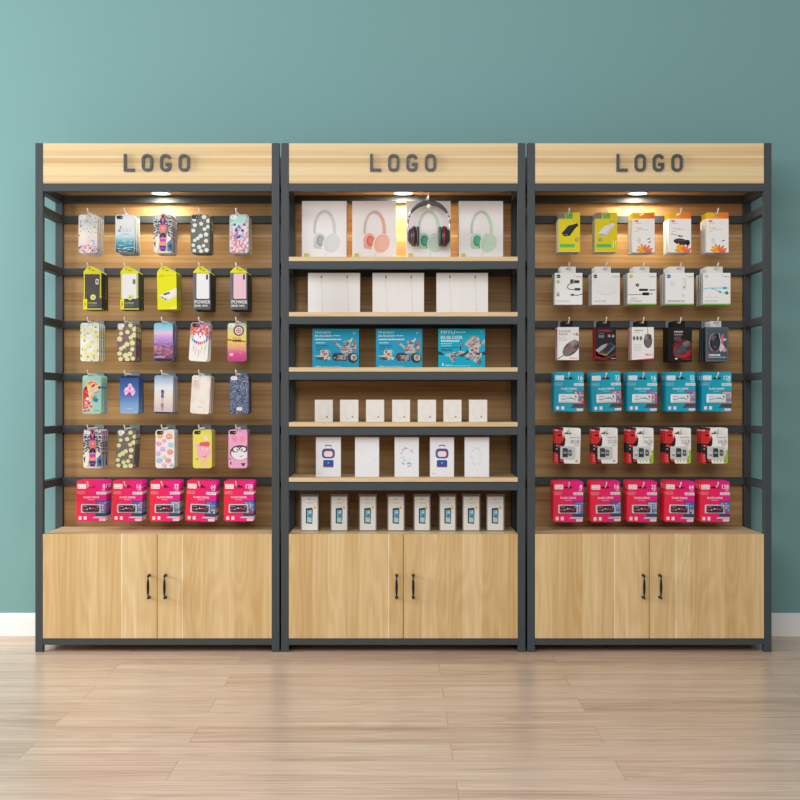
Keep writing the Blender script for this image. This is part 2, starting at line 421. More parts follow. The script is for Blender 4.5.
cabinet(157.3, 'hook', 'display cabinet with phone cases on its hooks, nearest the bright side of the wall', (149.4, 157.2, 165.7), -.030, 'door_wood_a')
cabinet(403.3, 'shelf', 'display cabinet with open shelves of boxes, between the two hook cabinets', (396.6, 403.3, 413.2), .0, 'door_wood_b')
cabinet(649.5, 'hook', 'display cabinet with chargers and computer mice boxes on its hooks', (642.9, 649.3, 659.6), -.002, 'door_wood_c')
from mathutils import noise
# ------------------------------------------------------------------ merchandise
YF = .135                      # distance of the frontmost hanging item behind the cabinet front
HOOKX = {'L': (-318, -280.4, -242.5, -204.7, -166.9), 'R': (172.3, 210.2, 248.2, 286.1, 323.9)}
def wire_z(row, unit='R'): return Z(RC[row])-.002+{('L', 3): .0085, ('L', 4): .0055, ('R', 4): -.0055, ('R', 5): -.0075, ('L', 5): -.005}.get((unit, row), 0)
ORD = {1: 'first', 2: 'second', 3: 'third', 4: 'fourth', 5: 'fifth', 6: 'sixth', 7: 'seventh'}
def make_part(name, mb, parent, label=None, bevel=0):
    o = mb.build(name, parent, bevel)
    if label: o['label'] = label
    return o
def copy_tree(src, keep):
    c = src.copy(); C.objects.link(c)
    for ch in src.children:
        if keep and ch.name.split('.')[0] not in keep: continue
        d = ch.copy(); C.objects.link(d); d.parent = c; d.matrix_parent_inverse = ch.matrix_parent_inverse.copy()
    return c
def hook(unit, row, col, what):
    x = HOOKX[unit][col]/PX; z = wire_z(row, unit)
    r = empty('display_hook', (x, .3195, z), 'pale wire hook holding the %s' % what, 'display hook', 'wire display hooks on the dark rails')
    mb = MB(); mb.slab([rrect(-.0205, -.017, .0205, .0165, .002, 3)], -.0035, -.0005, 'hook_plate', (120, 136, 136)); mb.build('hook_plate', r)
    mb = MB(); ye = YF-.005-.3195
    mb.tube([(0, -.004, 0), (0, ye+.004, 0), (0, ye, -.001), (0, ye-.003, -.0055), (0, ye-.009, -.0055), (0, ye-.019, .001), (0, ye-.038, .018)], .0026, 'wire', n=8); mb.build('hook_arm', r)
    return r
def stack(root, unit, row, col, cx, hz, n, pitch, tilt, name, cat, desc, keep, jit=1.0):
    """hang n of them one behind the other on the hook; hz = height of the wire above the item's foot"""
    hxw = HOOKX[unit][col]/PX; hw = Vector((hxw, 0, wire_z(row, unit))); xc = (cx-400)/(PX*D/(D+YF))
    hl = hxw-xc; g = desc[0]
    for i in range(n):
        o = root if i == 0 else copy_tree(root, keep)
        a = math.radians(tilt if i == 0 else tilt*.5+rnd.uniform(-jit, jit))
        y = YF+i*pitch
        dx = 0 if i == 0 else rnd.uniform(-.0006, .0006)
        ox = hw.x-(hl*math.cos(a)+hz*math.sin(a)); oz = hw.z-(-hl*math.sin(a)+hz*math.cos(a))
        o.location = (ox+dx, y, oz); o.rotation_euler = (0, a, 0)
        pos = 'frontmost' if i == 0 else ('rearmost' if i == n-1 else ORD[i+1]+' from the front')
        if n == 1: pos = 'single'
        tag(o, '%s, %s, %s' % (desc[0], pos, desc[1]), cat, '%s on %s' % (desc[2], desc[1]))
ROWN = {0: 'top rail', 1: 'second rail', 2: 'third rail', 3: 'fourth rail', 4: 'fifth rail', 5: 'lowest rail'}
UN = {'L': 'phone case cabinet', 'R': 'charger cabinet'}

def splat(A, w, h, n, cols, r0, r1, rg, x0=0, x1=None, z0=0, z1=None):
    x1 = x1 or w; z1 = z1 or h
    for _ in range(n):
        c = rg.choice(cols); k = rg.randint(5, 8); cx, cz = rg.uniform(x0, x1), rg.uniform(z0, z1); r = rg.uniform(r0, r1)
        A.poly([(cx+r*rg.uniform(.55, 1.1)*math.cos(2*math.pi*i/k), cz+r*rg.uniform(.55, 1.1)*math.sin(2*math.pi*i/k)) for i in range(k)] if False else ell(cx, cz, r*rg.uniform(.6, 1), r*rg.uniform(.6, 1), n=9, rot=rg.uniform(0, 180)), c)
def bits(A, pts, n, rg, pal=((70, 66, 70), (120, 114, 114), (226, 222, 220), (205, 74, 60), (150, 145, 146))):
    for _ in range(n):
        x, z, r = rg.choice(pts); x += rg.uniform(-r, r); z += rg.uniform(-r, r); a = rg.uniform(1.2, 3.2); b_ = rg.uniform(1, 2.4); t = rg.uniform(-.6, .6); ca, sa = math.cos(t), math.sin(t)
        A.poly([(x+p*ca-q*sa, z+p*sa+q*ca) for p, q in ((-a, -b_), (a, -b_), (a, b_), (-a, b_))], rg.choice(pal), step=False)
    A.y -= .00003
def mixc(a, b, t): t = max(0, min(1, t)); return tuple(a[i]*(1-t)+b[i]*t for i in range(3))
def vgrad(stops):
    def f(x, z, s=stops):
        for i in range(len(s)-1):
            if z <= s[i+1][0]: return mixc(s[i][1], s[i+1][1], (z-s[i][0])/(s[i+1][0]-s[i][0]))
        return s[-1][1]
    return f
def art_speckle(A, w, h, rg):
    A.grid(0, 0, w, h, 6, 14, lambda x, z: mixc(vgrad([(0, (232, 205, 205)), (45, (222, 205, 205)), (80, (226, 220, 190)), (125, (190, 192, 185)), (158, (214, 210, 200))])(x, z), (200, 205, 225), .5*(math.sin(x*.09+z*.05)+1)*.5))
    A.ell(40, 42, 7, (230, 196, 186), 14); A.ell(62, 40, 5, (185, 185, 205), 12)
    splat(A, w, h, 44, [(95, 50, 100), (115, 70, 120), (50, 35, 60)], 1.5, 3.4, rg)
    splat(A, w, h, 44, [(110, 40, 100), (170, 90, 140), (70, 50, 110), (225, 170, 170)], 2, 4.2, rg, z1=34)
def art_sea(A, w, h, rg):
    A.grid(0, 0, w, h, 3, 14, vgrad([(0, (8, 50, 66)), (14, (30, 104, 126)), (46, (92, 164, 184)), (72, (214, 224, 226)), (158, (226, 228, 230))]))
    for i in range(26):
        z = rg.uniform(4, 66); x = rg.uniform(0, 60); A.poly([(x, z), (x+rg.uniform(12, 34), z+rg.uniform(-1, 1)), (x+6, z+2.2)], rg.choice([(220, 238, 242), (45, 115, 140), (150, 205, 215)]))
    A.line([(22, 106), (17, 90)], 1.5, (30, 35, 45)); A.ring(17, 96, 7, 2.4, (30, 35, 45), a0=190, a1=330); A.line([(17, 103), (26, 100)], 1.4, (30, 35, 45)); A.ring(23, 108, 2, 1.2, (40, 45, 55), n=8)
    A.ring(39, 93, 9, .9, (110, 115, 125), rz=6); A.ring(57, 93, 9, .9, (110, 115, 125), rz=6)
    A.tlines(26, 58, [76], 2.4, (110, 120, 130), rg)
def art_tiger(A, w, h, rg):
    A.rect(0, 0, w, h, (226, 218, 196))
    pal = [(28, 28, 92), (60, 30, 110), (220, 60, 140), (40, 150, 190), (244, 150, 110), (18, 22, 60), (120, 40, 140), (235, 120, 90), (30, 90, 160)]
    rg = random.Random(11)
    for i in range(62):
        x, z = rg.uniform(0, 36), rg.uniform(58, 156); r = rg.uniform(2.2, 6.5); c = rg.choice(pal); a = rg.uniform(0, 6.3)
        P = [(x+r*math.cos(a+j*2.1)*rg.uniform(.8, 1.5), z+r*math.sin(a+j*2.1)*rg.uniform(.8, 1.5)) for j in range(3)]
        A.poly(P, c); A.poly([(w-p[0], p[1]) for p in P][::-1], c)
    for i in range(34):
        x, z = rg.uniform(0, 26), rg.uniform(70, 156); r = rg.uniform(2, 4.5); c = rg.choice([(18, 24, 80), (30, 20, 70), (40, 170, 190), (230, 226, 214), (24, 60, 140)]); a = rg.uniform(0, 6.3)
        P = [(x+r*math.cos(a+j*2.1)*rg.uniform(.8, 1.7), z+r*math.sin(a+j*2.1)*rg.uniform(.8, 1.7)) for j in range(3)]
        A.poly(P, c); A.poly([(w-p[0], p[1]) for p in P][::-1], c)
    A.poly([(27, 158), (51, 158), (48, 128), (56, 98), (46, 82), (32, 82), (22, 98), (30, 128)], (226, 120, 120))
    A.poly([(34, 158), (44, 158), (42, 140), (36, 140)], (60, 24, 60)); A.poly([(30, 128), (48, 128), (44, 114), (34, 114)], (150, 60, 110)); A.poly([(33, 106), (45, 106), (39, 92)], (245, 170, 130))
    for s in (0, 1):
        m = (lambda x: w-x) if s else (lambda x: x)
        A.poly([(m(6), 60), (m(22), 76), (m(26), 50), (m(20), 10), (m(6), 6)], (236, 230, 210))
        A.poly([(m(9), 96), (m(20), 104), (m(28), 96), (m(19), 90)], (70, 190, 200)); A.ell(m(20), 97, 3.2, (20, 20, 40))
        A.poly([(m(30), 150), (m(36), 130), (m(31), 112), (m(27), 128)], (60, 30, 110)); A.poly([(m(2), 40), (m(10), 52), (m(8), 20)], (35, 60, 120))
        A.poly([(m(26), 84), (m(38), 70), (m(37), 62), (m(27), 72)], (22, 24, 80))
    A.poly([(31, 82), (47, 82), (42, 72), (36, 72)], (24, 24, 70)); A.poly([(26, 60), (52, 60), (50, 46), (28, 46)], (214, 60, 170))
    A.poly([(27, 44), (51, 44), (53, 34), (25, 34)], (245, 150, 120)); A.poly([(25, 30), (53, 30), (48, 8), (30, 8)], (60, 35, 130)); A.poly([(24, 22), (54, 22), (50, 16), (28, 16)], (180, 50, 150))
    A.poly([(56, 40), (76, 60), (76, 8), (58, 6)], (70, 120, 170)); A.poly([(60, 30), (76, 40), (76, 6)], (30, 50, 110))
def rose(A, x, z, r, pet, inn):
    i2 = mixc(pet, inn, .4); A.poly([(x+r*(1+.09*math.sin(5*t))*math.cos(t), z+r*.95*(1+.09*math.sin(5*t))*math.sin(t)) for t in [k*math.pi/12 for k in range(24)]], pet); A.ring(x, z, r*.62, .7, i2, a0=20, a1=250, n=10); A.ring(x, z, r*.3, .7, i2, a0=180, a1=420, n=8)
ROSES = [(12, 138), (52, 148), (70, 132), (40, 120), (14, 114), (68, 108), (54, 98), (8, 92), (60, 76), (38, 70), (26, 60), (14, 52), (60, 50), (8, 32), (50, 30), (32, 24), (12, 10), (62, 12), (40, 8)]
def art_roses(bg, pet, inn, leaf, shift=0, rr=8.5):
    def f(A, w, h, rg):
        A.rect(0, 0, w, h, bg)
        for x, z in ROSES:
            for k in range(2): A.poly(ell(x+rg.uniform(-12, 12), z+rg.uniform(-12, 12), 6, 2.4, n=8, rot=rg.uniform(0, 180)), leaf)
        for x, z in ROSES: rose(A, 3+(x+shift) % 72, (z+shift*2) % 156, rr*rg.uniform(.85, 1.12), pet, inn)
    return f
def art_dog(A, w, h, rg):
    A.grid(0, 0, w, h, 2, 8, vgrad([(0, (225, 215, 222)), (60, (222, 214, 226)), (115, (205, 215, 222)), (158, (160, 205, 195))]))
    def cf(x, z):
        V = lambda s, k: noise.noise(Vector((x*s, z*s, k))); c = vgrad([(0, (226, 222, 226)), (60, (228, 220, 232)), (112, (210, 218, 226)), (130, (160, 212, 200)), (158, (166, 208, 198))])(x, z)
        if z < 74 or abs(x-39) > 26:
            c = mixc(c, (240, 100, 60), max(0, V(.11, 2)-.05)*4); c = mixc(c, (60, 180, 185), max(0, V(.12, 6)-.12)*4); c = mixc(c, (240, 70, 140), max(0, V(.13, 11)-.1)*4)
        r = math.hypot((x-38)/24, (z-84)/32)
        if r < 1.1: c = mixc(c, (40, 56, 110), max(0, V(.09, 21)+.05)*2.6*(1.1-r)/.6); c = mixc(c, (235, 60, 160), max(0, V(.08, 31))*3*(1.1-r)); c = mixc(c, (110, 170, 220), max(0, V(.1, 41))*2.4*(1.1-r))
        return c
    A.grid(0, 0, w, h, 22, 44, cf)
    A.ell(27, 94, 6, (34, 44, 80), 5); A.ell(52, 92, 5.5, (34, 44, 80), 5); A.ell(36, 66, 8, (30, 40, 72), 5.5); A.ell(34, 68, 3, (150, 160, 190), 1.6); A.poly([(12, 112), (22, 124), (28, 112)], (60, 70, 110)); A.poly([(52, 112), (60, 126), (66, 112)], (120, 50, 60))
    A.tlines(46, 68, [8], 3, (60, 110, 110), rg)
def art_city(A, w, h, rg):
    A.grid(0, 0, w, h, 2, 16, vgrad([(0, (40, 30, 80)), (30, (150, 90, 130)), (60, (135, 90, 165)), (95, (190, 150, 205)), (118, (228, 190, 215)), (140, (120, 195, 220)), (158, (90, 190, 220))]))
    base = vgrad([(0, (40, 30, 80)), (30, (110, 70, 130)), (60, (130, 88, 165)), (95, (185, 145, 205)), (118, (225, 188, 215)), (140, (130, 198, 220)), (158, (100, 192, 222))])
    def cf(x, z):
        n1 = noise.noise(Vector((x*.06, z*.13, 3))); n2 = noise.noise(Vector((x*.16, z*.24, 9))); c = base(x, z)
        if z < 105: c = mixc(c, (200, 160, 215), max(0, n1)*1.2*min(1, z/60))
        if z < 72: c = mixc(c, (246, 140, 70), max(0, n2+.12)*2.1*(1-abs(z-38)/42)); c = mixc(c, (55, 38, 110), max(0, -n1)*1.4)
        return c
    A.grid(0, 0, w, h, 16, 34, cf)
    A.rect(0, 0, w, 9, (14, 12, 24)); A.tlines(8, 44, [16], 4, (215, 190, 215), rg)
def art_feather(A, w, h, rg):
    def cf(x, z):
        V = lambda s, k: noise.noise(Vector((x*s, z*s, k))); c = (236, 232, 228); t = max(0, min(1, (z-92)/26))
        for k, q in ((1, (235, 40, 110)), (4, (250, 140, 40)), (7, (120, 50, 180)), (10, (60, 110, 215)), (13, (250, 205, 60)), (17, (225, 60, 50))): c = mixc(c, q, max(0, V(.11, k)+.02)*4*t)
        return c
    A.grid(0, 0, w, h, 20, 40, cf)
    splat(A, w, h, 22, [(225, 50, 120), (120, 60, 180), (245, 140, 50), (60, 110, 210), (250, 200, 60)], 2, 4, rg, z0=112, z1=152)
    splat(A, w, h, 20, [(225, 50, 120), (90, 60, 170), (60, 150, 210)], 2, 4.5, rg, z0=90, z1=116)
    A.ell(40, 96, 26, (240, 232, 236), 22); A.ring(40, 100, 30, 3, (220, 190, 214), rz=26, a0=190, a1=350)
    A.ell(33, 112, 3.5, (200, 50, 110), 6); A.ell(49, 112, 3.5, (200, 50, 110), 6); A.poly([(37, 104), (45, 104), (41, 94)], (205, 60, 120))
    for i, c in enumerate([(60, 180, 200), (40, 90, 200), (110, 50, 170), (225, 40, 90), (230, 60, 50), (245, 130, 40), (70, 180, 110), (50, 120, 200)]):
        x = 10+i*8.4; z = 80-abs(i-3.5)*-3+8*0; z = 74+((i-3.5)**2)*1.1; A.poly([(x-4.5, z+6), (x+4.5, z+6), (x, z-9)], c)
    for x, z, c in ((16, 40, (190, 120, 120)), (26, 28, (225, 90, 110)), (38, 20, (110, 160, 150)), (48, 34, (230, 120, 150)), (60, 30, (190, 150, 170)), (66, 46, (120, 190, 170))): A.line([(x, z), (x+2, z+30)], 1.5, c)
def art_sunset(A, w, h, rg):
    A.grid(0, 0, w, h, 2, 16, vgrad([(0, (190, 50, 120)), (30, (205, 70, 140)), (52, (220, 150, 130)), (72, (225, 190, 100)), (90, (235, 200, 90)), (120, (215, 210, 130)), (158, (165, 195, 160))]))
    A.ell(46, 126, 20, (236, 222, 214)); A.ring(46, 126, 19, 6, (115, 24, 44)); A.ring(46, 126, 9, 3, (150, 60, 80)); A.ell(46, 126, 4, (115, 30, 50))
    for a in range(0, 360, 45): A.line([(46+10*math.cos(math.radians(a)), 126+10*math.sin(math.radians(a))), (46+18*math.cos(math.radians(a)), 126+18*math.sin(math.radians(a)))], 1.2, (150, 70, 70))
    A.poly([(0, 92), (22, 88), (50, 88), (76, 82), (76, 79), (40, 82), (0, 86)], (120, 60, 50))
    for x in (24, 32, 38, 46, 52): A.line([(x, 100 if x != 38 else 96), (x, 80)], 1.6, (90, 40, 45)); A.ell(x, 84, 2.6, (90, 40, 45), 6)
    splat(A, w, h, 14, [(240, 190, 80), (235, 120, 110), (210, 110, 170)], 2, 5, rg, z0=30, z1=74)
    A.rect(8, 22, 24, 34, (225, 190, 200), 4); A.rect(40, 138, 40.6, 152, (120, 40, 50))
def art_hound(A, w, h, rg):
    A.rect(0, 0, w, h, (160, 205, 190))
    A.poly([(2, 40), (4, 100), (14, 128), (34, 138), (54, 134), (68, 118), (74, 102), (62, 92), (44, 84), (34, 60), (24, 30), (6, 20)], (235, 205, 160))
    A.poly([(2, 20), (2, 96), (14, 118), (22, 96), (28, 60), (22, 22)], (205, 60, 60)); A.poly([(8, 24), (8, 60), (24, 72), (30, 34)], (235, 130, 130))
    for x, z, r, c in ((22, 124, 8, (240, 190, 60)), (38, 128, 6, (235, 120, 60)), (14, 104, 6, (40, 35, 40)), (40, 112, 5, (50, 30, 35)), (46, 118, 6, (225, 60, 60)), (56, 122, 5, (240, 140, 60)), (70, 108, 7, (40, 70, 140)), (58, 96, 9, (240, 210, 190)), (30, 84, 8, (240, 220, 140)), (20, 62, 7, (240, 230, 220)), (14, 46, 6, (245, 190, 190)), (28, 44, 6, (200, 40, 60)), (12, 80, 7, (200, 50, 50)), (26, 104, 7, (245, 225, 180)), (36, 30, 6, (230, 90, 60)), (24, 14, 6, (235, 60, 70)), (10, 12, 7, (220, 70, 90))): A.ell(x, z, r, c, r*.8)
    A.line([(48, 86), (58, 88), (68, 94)], 1.6, (60, 45, 50)); A.ell(44, 113, 2.6, (50, 35, 40)); bits(A, [(40, 120, 14), (24, 100, 12), (14, 50, 12), (60, 100, 8), (30, 30, 14)], 40, rg, ((240, 180, 70), (225, 70, 60), (245, 230, 200), (90, 60, 60), (245, 200, 190), (230, 120, 60)))
    A.poly([(38, 62), (54, 70), (66, 58), (58, 46), (44, 52)], (50, 130, 170)); A.poly([(40, 60), (48, 66), (50, 52)], (70, 160, 90)); A.poly([(34, 72), (44, 66), (36, 54)], (225, 190, 60))
    A.line([(34, 66), (58, 76)], 2, (60, 50, 60)); A.tlines(46, 68, [12], 3, (110, 130, 120), rg)
def art_flower(A, w, h, rg):
    A.grid(0, 0, w, h, 4, 12, vgrad([(0, (150, 180, 215)), (40, (120, 160, 208)), (80, (70, 115, 180)), (158, (30, 70, 140))]))
    for i in range(13):
        a = i*28; A.poly(ell(40+13*math.cos(math.radians(a)), 92+11*math.sin(math.radians(a)), 11, 7, n=10, rot=a), [(235, 190, 220), (215, 160, 210), (245, 215, 232)][i % 3])
    A.ell(42, 114, 9, (235, 175, 205), 11); A.ell(40, 90, 11, (232, 170, 215), 9); A.ell(38, 76, 12, (150, 75, 170), 8); A.ell(40, 84, 5, (120, 50, 140)); A.ell(42, 104, 4, (210, 110, 160))
    A.rect(0, 148, w, 158, (28, 36, 48)); A.tlines(30, 56, [20], 3, (200, 215, 235), rg)
def art_girl(A, w, h, rg):
    A.grid(0, 0, w, h, 4, 12, vgrad([(0, (200, 175, 180)), (30, (215, 195, 195)), (70, (226, 216, 206)), (110, (220, 225, 230)), (158, (130, 160, 195))]))
    A.ell(34, 96, 3.6, (90, 60, 50)); A.poly([(29, 98), (39, 98), (41, 84), (28, 86)], (90, 60, 50)); A.poly([(30, 90), (38, 90), (41, 66), (28, 66)], (70, 95, 165)); A.line([(30, 88), (22, 94)], 2, (215, 170, 150)); A.line([(38, 88), (46, 94)], 2, (215, 170, 150))
    A.line([(32, 66), (32, 50)], 2.4, (190, 140, 125)); A.line([(37, 66), (37, 50)], 2.4, (190, 140, 125)); A.ell(34, 34, 6, (150, 125, 135), 12); A.ell(34, 20, 4, (165, 140, 150), 8)
    A.rect(0, 0, w, 8, (30, 36, 48)); A.ell(66, 84, 12, (236, 222, 196), 3)
def art_marble(A, w, h, rg):
    A.grid(0, 0, w, h, 8, 16, lambda x, z: mixc((234, 226, 218), (216, 192, 178), max(0, noise.noise(Vector((x*.03, z*.022, 5))))*1.8))
    A.tlines(28, 48, [26], 4, (215, 185, 160), rg)
def art_speck(A, w, h, rg):
    A.rect(0, 0, w, h, (70, 82, 112)); pal = [(150, 158, 180), (112, 122, 150), (40, 46, 74), (84, 96, 128), (60, 70, 100), (92, 104, 136)]
    for i in range(26):
        for j in range(52): A.poly(rrect(1+i*3, 1+j*3, 4+i*3, 4+j*3), rg.choice(pal), step=False)
    A.y -= .00004
    A.rect(28, 14, 50, 27, (220, 215, 210), 2)
def art_doodle(A, w, h, rg):
    A.rect(0, 0, w, h, (238, 228, 232))
    for x, z, r, c in ((18, 132, 11, (240, 165, 60)), (56, 130, 13, (235, 150, 70)), (62, 96, 10, (130, 205, 220)), (36, 112, 7, (235, 150, 190)), (14, 100, 9, (240, 150, 180)), (30, 78, 10, (200, 170, 220)), (60, 66, 11, (240, 140, 80)), (12, 60, 8, (190, 180, 230)), (16, 32, 10, (130, 200, 225)), (52, 32, 10, (235, 130, 130)), (36, 46, 6, (245, 200, 110)), (66, 12, 7, (150, 205, 210)), (36, 12, 8, (230, 170, 210))):
        A.ell(x, z, r, c, r*.85); A.ell(x-r*.3, z+r*.1, r*.16, (240, 245, 245)); A.ell(x+r*.3, z+r*.1, r*.16, (240, 245, 245)); A.ring(x, z, r*1.15, .8, mixc(c, (120, 60, 90), .4), n=12)
    splat(A, w, h, 26, [(230, 90, 110), (240, 180, 80), (110, 180, 210), (170, 130, 200)], 1, 2.4, rg)
def art_pinkblob(A, w, h, rg):
    A.rect(0, 0, w, h, (226, 216, 90)); A.ell(44, 66, 30, (238, 175, 190), 30); A.ell(16, 94, 8, (238, 175, 190), 10, rot=30)
    A.rect(34, 2, 40, 40, (238, 175, 190), 3); A.rect(50, 2, 56, 40, (238, 175, 190), 3)
    A.poly([(24, 92), (66, 88), (70, 104), (60, 110), (30, 106)], (226, 90, 100)); A.ell(54, 122, 10, (238, 205, 205), 9); A.line([(40, 50), (48, 46), (56, 52)], 2, (150, 50, 70)); A.line([(12, 34), (22, 42)], 4, (90, 170, 110))
    A.ell(42, 80, 4, (240, 240, 240), 5); A.ell(60, 78, 4, (240, 240, 240), 5); A.ell(43, 79, 2, (40, 120, 110)); A.ell(61, 77, 2, (40, 120, 110))
def art_pinkface(A, w, h, rg):
    A.rect(0, 0, w, h, (232, 165, 200)); A.ell(26, 122, 12, (240, 140, 178), 17, rot=20); A.ell(58, 120, 11, (240, 140, 178), 17, rot=-24)
    K = (70, 56, 60); W = (232, 226, 228)
    A.ell(48, 64, 42, K, 31); A.ell(48, 61, 37, W, 27); A.ell(30, 78, 17, K, 13, rot=15); A.ell(62, 79, 17, K, 13, rot=-15); A.ell(32, 77, 12, W, 9); A.ell(60, 78, 12, W, 9)
    A.ell(37, 76, 4, (40, 130, 180)); A.ell(56, 77, 4, (40, 130, 180)); A.line([(46, 50), (53, 48), (58, 53)], 2, K); A.poly([(70, 84), (76, 96), (76, 76)], K); A.poly([(6, 24), (10, 12), (14, 26)], K); A.poly([(50, 20), (62, 6), (70, 22)], K); A.line([(4, 40), (10, 36)], 4, K)

def phone_case(art, side, seed, opening='dark', t=.0095):  # shell with print, tab, camera opening
    w, h = 78, 158; r = 11; mb = MB(); rg = random.Random(seed)
    out = [(x/1000-.039, z/1000) for x, z in rrect(0, 0, w, h, r)]; hole = [((39+p[0])/1000-.039, (150+p[1])/1000) for p in ell(0, 0, 3.2, 3.2, n=10)]
    inn = rrect(1, 1, w-1, h-1, r-1)
    mb.slab([out], .0006, t, 'print_gloss', side, side=side)
    mb.slab([[(x/1000-.039, z/1000) for x, z in inn]], 0, .0008, 'print_gloss', side, side=side)
    A = Art(mb, -.039, 0, 0, 'print_gloss', inn); art(A, w, h, rg); top = A.y
    tab = MB(); tab.slab([[(x/1000, z/1000) for x, z in rrect(-6, h-1, 6, h+8, 3)], [(x/1000, z/1000) for x, z in ell(0, h+2.5, 4.2, 3.6, n=12)]], .003, .004, 'clear_tab', (220, 225, 228), side=(220, 225, 228))
    cam = MB(); dk = opening == 'dark'; c = (22, 22, 26) if dk else (226, 228, 228)
    lp = [((x-39)/1000, z/1000) for x, z in rrect(5, 139, 31, 154, 6.5)]
    cam.slab([lp], top-.0006, top+.0002, 'print_gloss', c, side=c)
    CA = Art(cam, -.039, 0, top-.0006, 'print_gloss'); CA.ell(14, 146.5, 4, (45, 45, 55) if dk else (190, 192, 196)); CA.ell(25, 146.5, 2.2, (190, 185, 170) if dk else (205, 205, 205))
    return mb, tab, cam
def hang_cases(unit, row, col, cx, art, side, desc, n=4, pitch=.036, tilt=0, opening='dark', seed=1, t=.0095):
    mb, tab, cam = phone_case(art, side, seed, opening, t)
    root = empty('phone_case', (0, 0, 0), '', 'phone case'); make_part('shell', mb, root, bevel=0)
    if opening: make_part('camera_opening', cam, root, 'dark camera opening' if opening == 'dark' else 'pale camera opening')
    ht = make_part('hang_tab', tab, root, 'clear plastic hang tab')
    ht.location.x = HOOKX[unit][col]/PX-(cx-400)/(PX*D/(D+YF))
    stack(root, unit, row, col, cx, .1605, n, pitch, tilt, 'phone_case', 'phone case', ('phone case '+desc, ROWN[row], 'phone cases '+desc), ('shell', 'hang_tab'))
    hook(unit, row, col, 'phone cases '+desc)
S = (215, 215, 212)
cases = [
 (0, 0, 88, art_speckle, (214, 205, 190), 'cream with purple speckles', dict(n=4, opening='pale')),
 (0, 1, 124.8, art_sea, (206, 214, 216), 'white fading into sea blue', dict(n=4)),
 (0, 2, 163, art_tiger, (190, 188, 200), 'with a bright geometric tiger', dict(n=4, opening='pale')),
 (0, 3, 200.2, art_roses((100, 104, 98), (222, 224, 218), (165, 168, 162), (90, 125, 85)), (110, 112, 108), 'grey with white roses', dict(n=5, pitch=.024)),
 (0, 4, 239.1, art_dog, (205, 215, 212), 'with a watercolour dog portrait', dict(n=6, pitch=.02, opening='pale', t=.014)),
 (2, 0, 89.8, art_roses((230, 232, 230), (234, 228, 158), (206, 190, 90), (120, 150, 125), 3, 10), (190, 195, 150), 'white with yellow roses', dict(n=4, opening='pale')),
 (2, 1, 126.5, art_roses((128, 98, 102), (226, 220, 158), (196, 186, 110), (120, 150, 120), 0, 10), (120, 105, 100), 'mauve with cream roses', dict(n=4, opening='pale')),
 (2, 2, 163.4, art_city, (140, 135, 165), 'with a violet dusk city view', dict(n=5, pitch=.026, t=.016, opening=None)),
 (2, 3, 200.7, art_feather, (206, 202, 200), 'white with rainbow bunting', dict(n=3, pitch=.032, tilt=4, t=.007)),
 (2, 4, 237, art_sunset, (140, 140, 120), 'with a dreamcatcher at sunset', dict(n=6, pitch=.02, opening='pale', t=.018)),
 (3, 0, 92, art_hound, (165, 200, 188), 'mint green with a painted hound', dict(n=4, opening=None)),
 (3, 1, 129.3, art_flower, (70, 100, 150), 'blue with a pink flower', dict(n=4, pitch=.032, opening=None)),
 (3, 2, 164, art_girl, (150, 160, 175), 'with a girl on a pale beach', dict(n=5, pitch=.026, tilt=1, opening=None)),
 (3, 3, 201.8, art_marble, (226, 208, 198), 'of cream and pink marble', dict(n=6, pitch=.019, tilt=3.5, opening='pale', t=.016)),
 (3, 4, 239.3, art_speck, (70, 82, 112), 'of navy speckled fabric', dict(n=5, pitch=.019, opening='pale', t=.017)),
 (4, 0, 92.7, art_tiger, (190, 188, 205), 'with a vivid mosaic tiger', dict(n=4, opening='pale', seed=5)),
 (4, 1, 126.9, art_roses((118, 102, 100), (222, 220, 160), (196, 186, 110), (115, 150, 120), 0, 9), (112, 112, 105), 'dusky brown with cream roses', dict(n=4, tilt=4, opening='pale', pitch=.029)),
 (4, 2, 165, art_doodle, (214, 212, 214), 'white with bright doodle creatures', dict(n=5, pitch=.021)),
 (4, 3, 202.4, art_pinkblob, (220, 212, 110), 'yellow with a round pink creature', dict(n=6, pitch=.019, t=.016)),
 (4, 4, 237.9, art_pinkface, (226, 165, 200), 'pink with a dark masked face', dict(n=6, pitch=.018, t=.016)),
]
for i, (r, c, cx, art, side, desc, kw) in enumerate(cases): hang_cases('L', r, c, cx, art, side, desc, **{'seed': i+3, **kw})

# cartons: body + hang tab, print on the front
def scale_loop(lp, dx): return [((x-dx)/1000, z/1000) for x, z in lp]
def carton(w, h, t, side, art, seed=1, front=None, mat='print_paper'):
    mb = MB(); mb.slab([[(x/1000-w/2000, z/1000) for x, z in rrect(0, 0, w, h, 0)]], 0, t, mat, front or side, side=side)
    A = Art(mb, -w/2000, 0, 0, mat, rrect(0, 0, w, h, 0)); art(A, w, h, random.Random(seed)); return mb
def hang_cartons(unit, row, col, cx, w, h, t, side, art, desc, noun, name, tab, tabh=25, n=4, pitch=.031, tilt=0, seed=1, extra=None, front=None, cat=None, jit=.6):
    """tab: list of (x0, x1, z0, z1, colour) bands or a callable returning a MB"""
    root = empty(name, (0, 0, 0), '', cat or noun); make_part('carton', carton(w, h, t, side, art, seed, front), root)
    hl = HOOKX[unit][col]/PX-(cx-400)/(PX*D/(D+YF)); make_part('hang_tab', tab(w, h, hl*1000), root)
    if extra: extra(root, w, h)
    stack(root, unit, row, col, cx, (h+20)/1000, n, pitch, tilt, name, cat or noun, (desc+' '+noun, ROWN[row], desc+' '+noun+'es'), ('carton', 'hang_tab'), jit)
    hook(unit, row, col, desc+' '+noun+'es')
